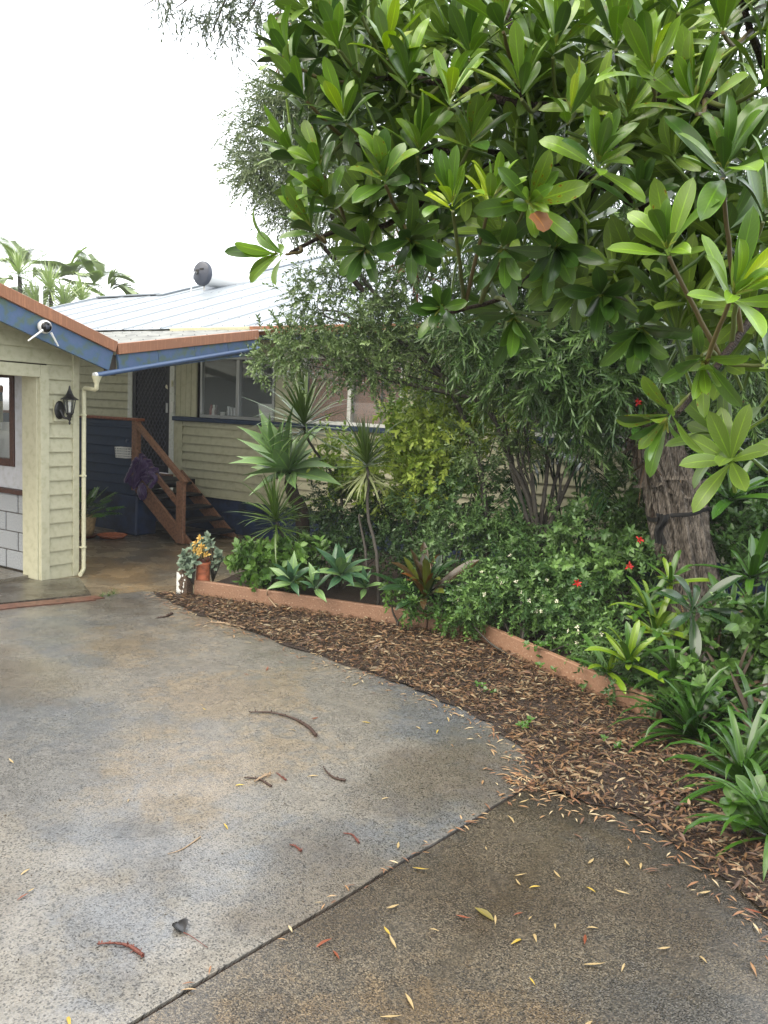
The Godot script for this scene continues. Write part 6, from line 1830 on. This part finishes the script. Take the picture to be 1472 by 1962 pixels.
func build_litter() -> void:
	var poly := PackedVector2Array(litter_poly())
	var b := MB.new()
	b.blade(Vector3(0, -0.5, 0), Basis(), 1.0, 0.165, [0.05, 0.8, 1.0, 0.5, 0.0], 0.5, 0.35)
	var mesh := b.mesh()
	var xs := []
	var cs := []
	var tones := [Color(0.32, 0.16, 0.085), Color(0.42, 0.25, 0.14), Color(0.52, 0.36, 0.22), Color(0.17, 0.09, 0.06), Color(0.60, 0.48, 0.33), Color(0.26, 0.13, 0.08), Color(0.36, 0.20, 0.10)]
	var cf := FastNoiseLite.new()
	cf.seed = 9
	cf.frequency = 1.7
	cf.fractal_octaves = 3
	while xs.size() < 34000:
		var p := Vector2(rf(-5.7, 3.0), rf(-5.9, -1.2))
		if not Geometry2D.is_point_in_polygon(p, poly):
			continue
		var cl := cf.get_noise_2d(p.x, p.y)
		var low := xs.size() < 20000
		if not low and cl < rf(-0.6, 0.0):
			continue
		var l := rf(0.015, 0.05) if low else rf(0.022, 0.07) * (1.4 if rng.randf() < 0.06 else 1.0)
		var n := (Vector3.UP + rdir() * (0.3 if low else 0.5)).normalized()
		var B := leafb(Vector3(rng.randfn(), rng.randfn() * 0.12, rng.randfn()), n)
		var wd := rf(0.7, 1.8)
		xs.append(Transform3D(Basis(B.x * l * wd, B.y * l, B.z * l), Vector3(p.x, rf(0.010, 0.026) if low else rf(0.02, 0.042 + 0.02 * maxf(cl, 0.0)), p.y)))
		cs.append(tones[rng.randi() % tones.size()] * (rf(0.2, 0.65) if low else rf(0.28, 0.78)))
	# stragglers along the edge of the strip and down the joint
	for k in 900:
		var e: Array = slab_edge if rng.randf() < 0.6 else slab_edge_b
		var i := rng.randi() % (e.size() - 1)
		var p: Vector2 = e[i].lerp(e[i + 1], rng.randf()) + Vector2(rng.randfn() * 0.1, absf(rng.randfn()) * 0.12)
		var l := rf(0.025, 0.07)
		var B := leafb(Vector3(rng.randfn(), 0, rng.randfn()), Vector3.UP + rdir() * 0.15)
		xs.append(Transform3D(Basis(B.x * l, B.y * l, B.z * l), Vector3(p.x, rf(0.004, 0.012), p.y)))
		cs.append(tones[rng.randi() % tones.size()])
	for k in 60:
		var t := rng.randf()
		t = t * t
		var p := Vector2(-1.318, -3.6).lerp(Vector2(-1.66, -1.44), t)
		var l := rf(0.03, 0.06)
		var B := leafb(Vector3(rng.randfn(), 0, rng.randfn()), Vector3.UP + rdir() * 0.3)
		xs.append(Transform3D(Basis(B.x * l, B.y * l, B.z * l), Vector3(p.x + rng.randfn() * 0.02, rf(0.0, 0.012), p.y)))
		cs.append(tones[rng.randi() % tones.size()])
	scatter("leaf_litter", mesh, M.litter, xs, cs)
	# crumbs of bark and soil spread thinly over the slabs
	xs = []
	cs = []
	b = MB.new()
	b.lathe([Vector2(0, -0.3), Vector2(0.5, -0.1), Vector2(0.4, 0.3), Vector2(0, 0.45)], Vector3.ZERO, 5)
	for k in 900:
		var p := Vector2(rf(-5.6, 1.2), rf(-4.8, 0.2))
		if Geometry2D.is_point_in_polygon(p, poly):
			continue
		var s := rf(0.002, 0.006) * (1.6 if rng.randf() < 0.06 else 1.0)
		xs.append(Transform3D(Basis(Vector3.UP, rf(0, TAU)).scaled(Vector3(s * rf(1, 2.5), s * 0.7, s)), Vector3(p.x, s * 0.25, p.y)))
		cs.append(Color(0.05, 0.035, 0.025) * rf(0.6, 1.8))
	scatter("slab_crumbs", b.mesh(), M.litter, xs, cs)
	# fallen leaves one could pick up
	var fm := leafset(0.17, [0.04, 0.7, 1.0, 0.6, 0.0], [0.4, 0.9, -0.6], 0.4)
	var kinds := [["leaf_yellow", "narrow yellow fallen leaf on the wet driveway concrete"], ["leaf_tan", "narrow tan fallen leaf on the wet driveway concrete"], ["leaf_rust", "narrow rust red fallen leaf on the wet driveway concrete"]]
	for k in 125:
		var p := Vector2(rf(-3.6, 0.9), rf(-4.3, -0.9))
		if k % 3 > 0:
			p = Vector2(rf(-1.5, 0.5), rf(-3.4, -1.0))
		if Geometry2D.is_point_in_polygon(p, poly):
			continue
		var ki: int = [0, 1, 1, 1, 2][rng.randi() % 5]
		var l := rf(0.035, 0.075)
		var B := leafb(Vector3(rng.randfn(), 0, rng.randfn()), Vector3.UP + rdir() * 0.12)
		var f := shared("fallen_leaf", fm[rng.randi() % 3], M[kinds[ki][0]], Transform3D(Basis(B.x * l, B.y * l, B.z * l), Vector3(p.x, 0.005, p.y)))
		tag(f, kinds[ki][1], "leaf", "fallen leaves on the driveway, " + kinds[ki][0].substr(5))
	# twigs and pods
	catkin("fallen_frond", "long curved dark twig lying in the middle of the driveway", [Vector3(-2.985, -0.000, -3.431), Vector3(-2.883, 0.000, -3.504), Vector3(-2.740, 0.000, -3.517), Vector3(-2.591, 0.000, -3.470), Vector3(-2.481, 0.000, -3.400)], 0.010, M.twig_dark)
	catkin("fallen_twig", "curved reddish twig near the lower left corner", [Vector3(-2.013, 0.000, -1.604), Vector3(-1.972, -0.000, -1.640), Vector3(-1.918, 0.000, -1.658), Vector3(-1.852, 0.000, -1.652)], 0.007, M.twig_red)
	catkin("fallen_twig", "bent dark twig right of the twig heap", [Vector3(-2.219, 0.000, -3.112), Vector3(-2.154, 0.000, -3.067), Vector3(-2.095, 0.000, -3.050), Vector3(-2.052, 0.000, -3.062)], 0.007, M.twig_dark)
	catkin("fallen_twig", "dark twig on top of the small twig heap", [Vector3(-2.448, 0.000, -2.789), Vector3(-2.388, 0.000, -2.821), Vector3(-2.291, 0.000, -2.801)], 0.006, M.twig_dark)
	catkin("fallen_twig", "pale split twig under the small twig heap", [Vector3(-2.380, 0.000, -2.786), Vector3(-2.383, 0.000, -2.853), Vector3(-2.372, 0.000, -2.890)], 0.008, M.twig_pale)
	catkin("fallen_twig", "short red twig beside the small twig heap", [Vector3(-2.363, 0.000, -2.926), Vector3(-2.315, 0.000, -2.906), Vector3(-2.278, 0.000, -2.893)], 0.005, M.twig_red)
	catkin("fallen_twig", "small brown curved twig in the middle right of the slab", [Vector3(-1.780, 0.000, -2.657), Vector3(-1.743, 0.000, -2.669), Vector3(-1.687, 0.000, -2.634)], 0.005, M.twig_red)
	catkin("fallen_twig", "small brown twig left of the curved brown twig", [Vector3(-1.901, 0.000, -2.452), Vector3(-1.876, 0.000, -2.457), Vector3(-1.835, 0.000, -2.443)], 0.005, M.twig_red)
	catkin("fallen_stick", "pale stick lying at the edge of the leaf litter", [Vector3(-4.548, 0.000, -4.712), Vector3(-4.413, 0.000, -4.769), Vector3(-4.210, 0.000, -4.761)], 0.011, M.twig_pale)
	catkin("fallen_stick", "dark stick on the slab left of the litter strip", [Vector3(-4.954, 0.000, -4.519), Vector3(-4.937, 0.000, -4.603), Vector3(-4.975, 0.000, -4.708)], 0.010, M.twig_dark)
	catkin("fallen_stick", "thin grass-like stick in the left middle of the slab", [Vector3(-2.239, -0.000, -2.116), Vector3(-2.219, 0.000, -2.174), Vector3(-2.230, 0.000, -2.285)], 0.003, M.twig_pale)
	catkin("dry_strip", "dry pale leaf strip hanging down over the edging board", [Vector3(-4.669, 0.160, -5.618) + Vector3(0, 0, -0.04), Vector3(-4.554, 0.150, -5.432), Vector3(-4.574, 0.080, -5.465), Vector3(-4.402, 0.030, -5.376)], 0.008, M.twig_pale)
	var pod := thing("dark_leaf", "curled blackish leaf with a thin stalk on the lower left slab", "leaf", Vector3(-1.877, 0.000, -1.827))
	b = MB.new()
	b.blade(Vector3(-1.833, 0.000, -1.808) + Vector3(0, 0.006, 0), leafb(Vector3(-1.928, -0.000, -1.860) - Vector3(-1.833, 0.000, -1.808), Vector3(0, 1, 0.2)), 0.085, 0.055, [0.2, 0.8, 1.0, 0.8, 0.3, 0.0], 0.5, 0.6)
	put("blade", b, M.smoked_leaf, pod)
	b = MB.new()
	b.tube([Vector3(-1.833, 0.000, -1.808) + Vector3(0, 0.006, 0), Vector3(-1.808, 0.000, -1.812) + Vector3(0, 0.004, 0), Vector3(-1.716, 0.000, -1.801) + Vector3(0, 0.004, 0)], [0.002, 0.0015, 0.001], 5)
	put("stalk", b, M.twig_red, pod)
	b = MB.new()
	b.blade(Vector3(-1.102, 0.000, -2.515) + Vector3(0, 0.006, 0), leafb(Vector3(-1.019, 0.000, -2.494) - Vector3(-1.102, 0.000, -2.515), Vector3.UP), 0.085, 0.03, [0.1, 0.7, 1.0, 0.8, 0.2], 0.3, 0.35)
	one("mottled_leaf", "mottled olive leaf alone on the coarse right slab", "leaf", b, M.leaf_olive, Vector3(-1.102, 0.000, -2.515))
	# tuft of grass at the end of the tile strip, small weeds in the litter
	var gl := leafset(0.06, BLADE, [0.4, 0.9, 1.3], 0.2)
	var gt := thing("grass_tuft", "small grass tuft at the end of the brown tile strip", "grass tuft", Vector3(-5.862, 0.000, -4.760))
	for q in [Vector3(-5.878, 0.000, -4.716), Vector3(-5.869, 0.000, -4.783), Vector3(-5.901, 0.000, -4.868)]:
		rosette(gt, q, Vector3(0, 1, 0), 22, 0.07, gl, [M.fresh], 0.2, 1.4)
	var wl := leafset(0.7, [0.4, 1.0, 0.8, 0.1], [0.3, 0.7], 0.2)
	for a in [[Vector3(-1.984, 0.000, -5.303), "weed growing against the edging board, left of the lilies"], [Vector3(-2.051, 0.000, -4.625), "tiny weed in the middle of the leaf litter"], [Vector3(-1.124, 0.000, -4.233), "tiny weed in the litter before the spilling lily"], [Vector3(-3.940, 0.000, -5.592), "tiny weed at the foot of the long edging board"], [Vector3(-1.623, 0.000, -4.201), "yellowish weed where the litter meets the slab"]]:
		var o := thing("small_weed", a[1], "weed", a[0], "small weeds in the litter")
		var big: float = 2.0 if (a[1] as String).begins_with("weed") else 1.0
		for j in int(4 * big):
			var q: Vector3 = a[0] + Vector3(rng.randfn() * 0.03, 0.02 + 0.04 * big * rng.randf(), rng.randfn() * 0.03) * big
			rosette(o, q, Vector3(0, 1, 0.3), 5, 0.03 * sqrt(big), wl, [M.fresh], 0.6, 1.4)

func catkin(called: String, label: String, path: Array, r: float, m: Material) -> void:
	var pts := []
	for q in path:
		pts.append(q + Vector3(0, r * 0.9, 0))
	var fine := []
	for k in pts.size() - 1:
		for j in 6:
			fine.append(pts[k].cubic_interpolate(pts[k + 1], pts[maxi(k - 1, 0)], pts[mini(k + 2, pts.size() - 1)], j / 6.0))
	fine.append(pts[-1])
	var b := MB.new()
	var rad := []
	for k in fine.size():
		rad.append(r * lerpf(0.35, 1.0, float(k) / fine.size()))
	b.tube(fine, rad, 7, 0.25, rng)
	for k in fine.size():
		if r > 0.004:
			var d := (rdir() + Vector3(0, 0.5, 0)).normalized()
			b.blade(fine[k], leafb(d, Vector3.UP), r * 1.8, r * 0.9, [0.6, 1.0, 0.0], 0.2, 0.2)
			if k > fine.size() / 2:
				for e in 2:
					b.blade(fine[k], leafb((rdir() + Vector3(0, 0.25, 0)).normalized(), Vector3.UP), r * rf(1.5, 3.5), r * 0.5, [0.8, 1.0, 0.0], 0.4, 0.2)
	one(called, label, "twig", b, m, pts[0])

func _ready() -> void:
	rng.seed = 20240
	var cam := Camera3D.new()
	cam.name = "Camera"
	add_child(cam)
	cam.fov = 64.660
	cam.near = 0.05
	cam.far = 400.0
	cam.transform = Transform3D(Basis(Vector3(0.84504, 0.04677, -0.53266), Vector3(-0.10341, 0.99166, -0.07699), Vector3(0.52461, 0.12014, 0.84282)), Vector3(0, 1.75, 0))
	var env := Environment.new()
	env.background_mode = Environment.BG_SKY
	var sky := Sky.new()
	var sm := ProceduralSkyMaterial.new()
	sm.sky_top_color = Color(0.93, 0.95, 0.98)
	sm.sky_horizon_color = Color(0.95, 0.96, 0.97)
	sm.sky_curve = 0.2
	sm.ground_horizon_color = Color(0.42, 0.42, 0.40)
	sm.ground_bottom_color = Color(0.25, 0.25, 0.23)
	sm.sun_angle_max = 1.0
	sky.sky_material = sm
	env.sky = sky
	env.tonemap_mode = Environment.TONE_MAPPER_LINEAR
	env.tonemap_exposure = 3.8
	# rain haze
	env.fog_enabled = true
	env.fog_density = 0.0012
	env.fog_light_color = Color(0.93, 0.95, 0.97)
	env.sdfgi_enabled = true
	env.ssao_enabled = true
	env.ssil_enabled = true
	var we := WorldEnvironment.new()
	we.environment = env
	we.name = "WorldEnvironment"
	add_child(we)
	var sun := DirectionalLight3D.new()
	sun.name = "Sun"
	sun.light_energy = 0.5
	sun.light_color = Color(1.0, 0.97, 0.92)
	sun.light_angular_distance = 60.0
	sun.shadow_enabled = true
	sun.rotation = Vector3(deg_to_rad(-55), deg_to_rad(-25), 0)
	add_child(sun)
	make_materials()
	more_materials()
	M.roof_white.backlight_enabled = true
	M.roof_white.backlight = Color(0.95, 0.95, 0.92)
	build_ground()
	build_house()
	build_garage()
	build_bed_edge()
	build_bed_plants()
	build_trees()
	build_broadleaf()
	build_litter()

func more_materials() -> void:
	concrete("concrete_old", Color(1.0, 0.93, 0.82), T.agg_l, T.agg_h, 0.15, T.wet, 2.7)
	concrete("concrete_pale", Color(0.95, 0.93, 0.88), T.fine, T.fine_h, 0.1, T.wet, 3.0)
	mat("cap_streak", Color(0.72, 0.50, 0.37), 0.5, T.streak, 1.0)
	M.cap_streak.uv1_scale = Vector3(0.9, 2.5, 0.9)
	mat("timber_cap", Color(0.55, 0.33, 0.24), 0.4, T.wood, 2.0, T.bumpy, 0.04)
	mat("stem_twig", Color(0.34, 0.30, 0.17), 0.6)
	mat("bark_pale", Color(0.66, 0.58, 0.47), 0.85, T.bark, 4.0)
	mat("twig_red", Color(0.34, 0.16, 0.12), 0.6)
	mat("smoked_leaf", Color(0.11, 0.11, 0.12), 0.3)
	for l in [["flower_petal", Color(0.92, 0.76, 0.42), 0.5, 0.3], ["flower_petal_white", Color(0.92, 0.91, 0.84), 0.5, 0.2], ["flower_petal_red", Color(0.80, 0.10, 0.08), 0.5, 0.2], ["yucca_pale", Color(0.62, 0.66, 0.48), 0.45, 0.15], ["dead_dark", Color(0.24, 0.19, 0.14), 0.8, 0.1], ["bud_pale", Color(0.68, 0.72, 0.36), 0.4, 0.4], ["leaf_yellow", Color(0.76, 0.65, 0.28), 0.4, 0.15], ["leaf_tan", Color(0.72, 0.63, 0.47), 0.5, 0.1], ["leaf_rust", Color(0.52, 0.26, 0.14), 0.5, 0.1], ["leaf_brown", Color(0.62, 0.42, 0.26), 0.6, 0.2], ["leaf_olive", Color(0.50, 0.46, 0.25), 0.4, 0.1]]:
		var m := leafmat(l[0], l[1], l[2], l[3], false)
		m.albedo_texture = T.leaf
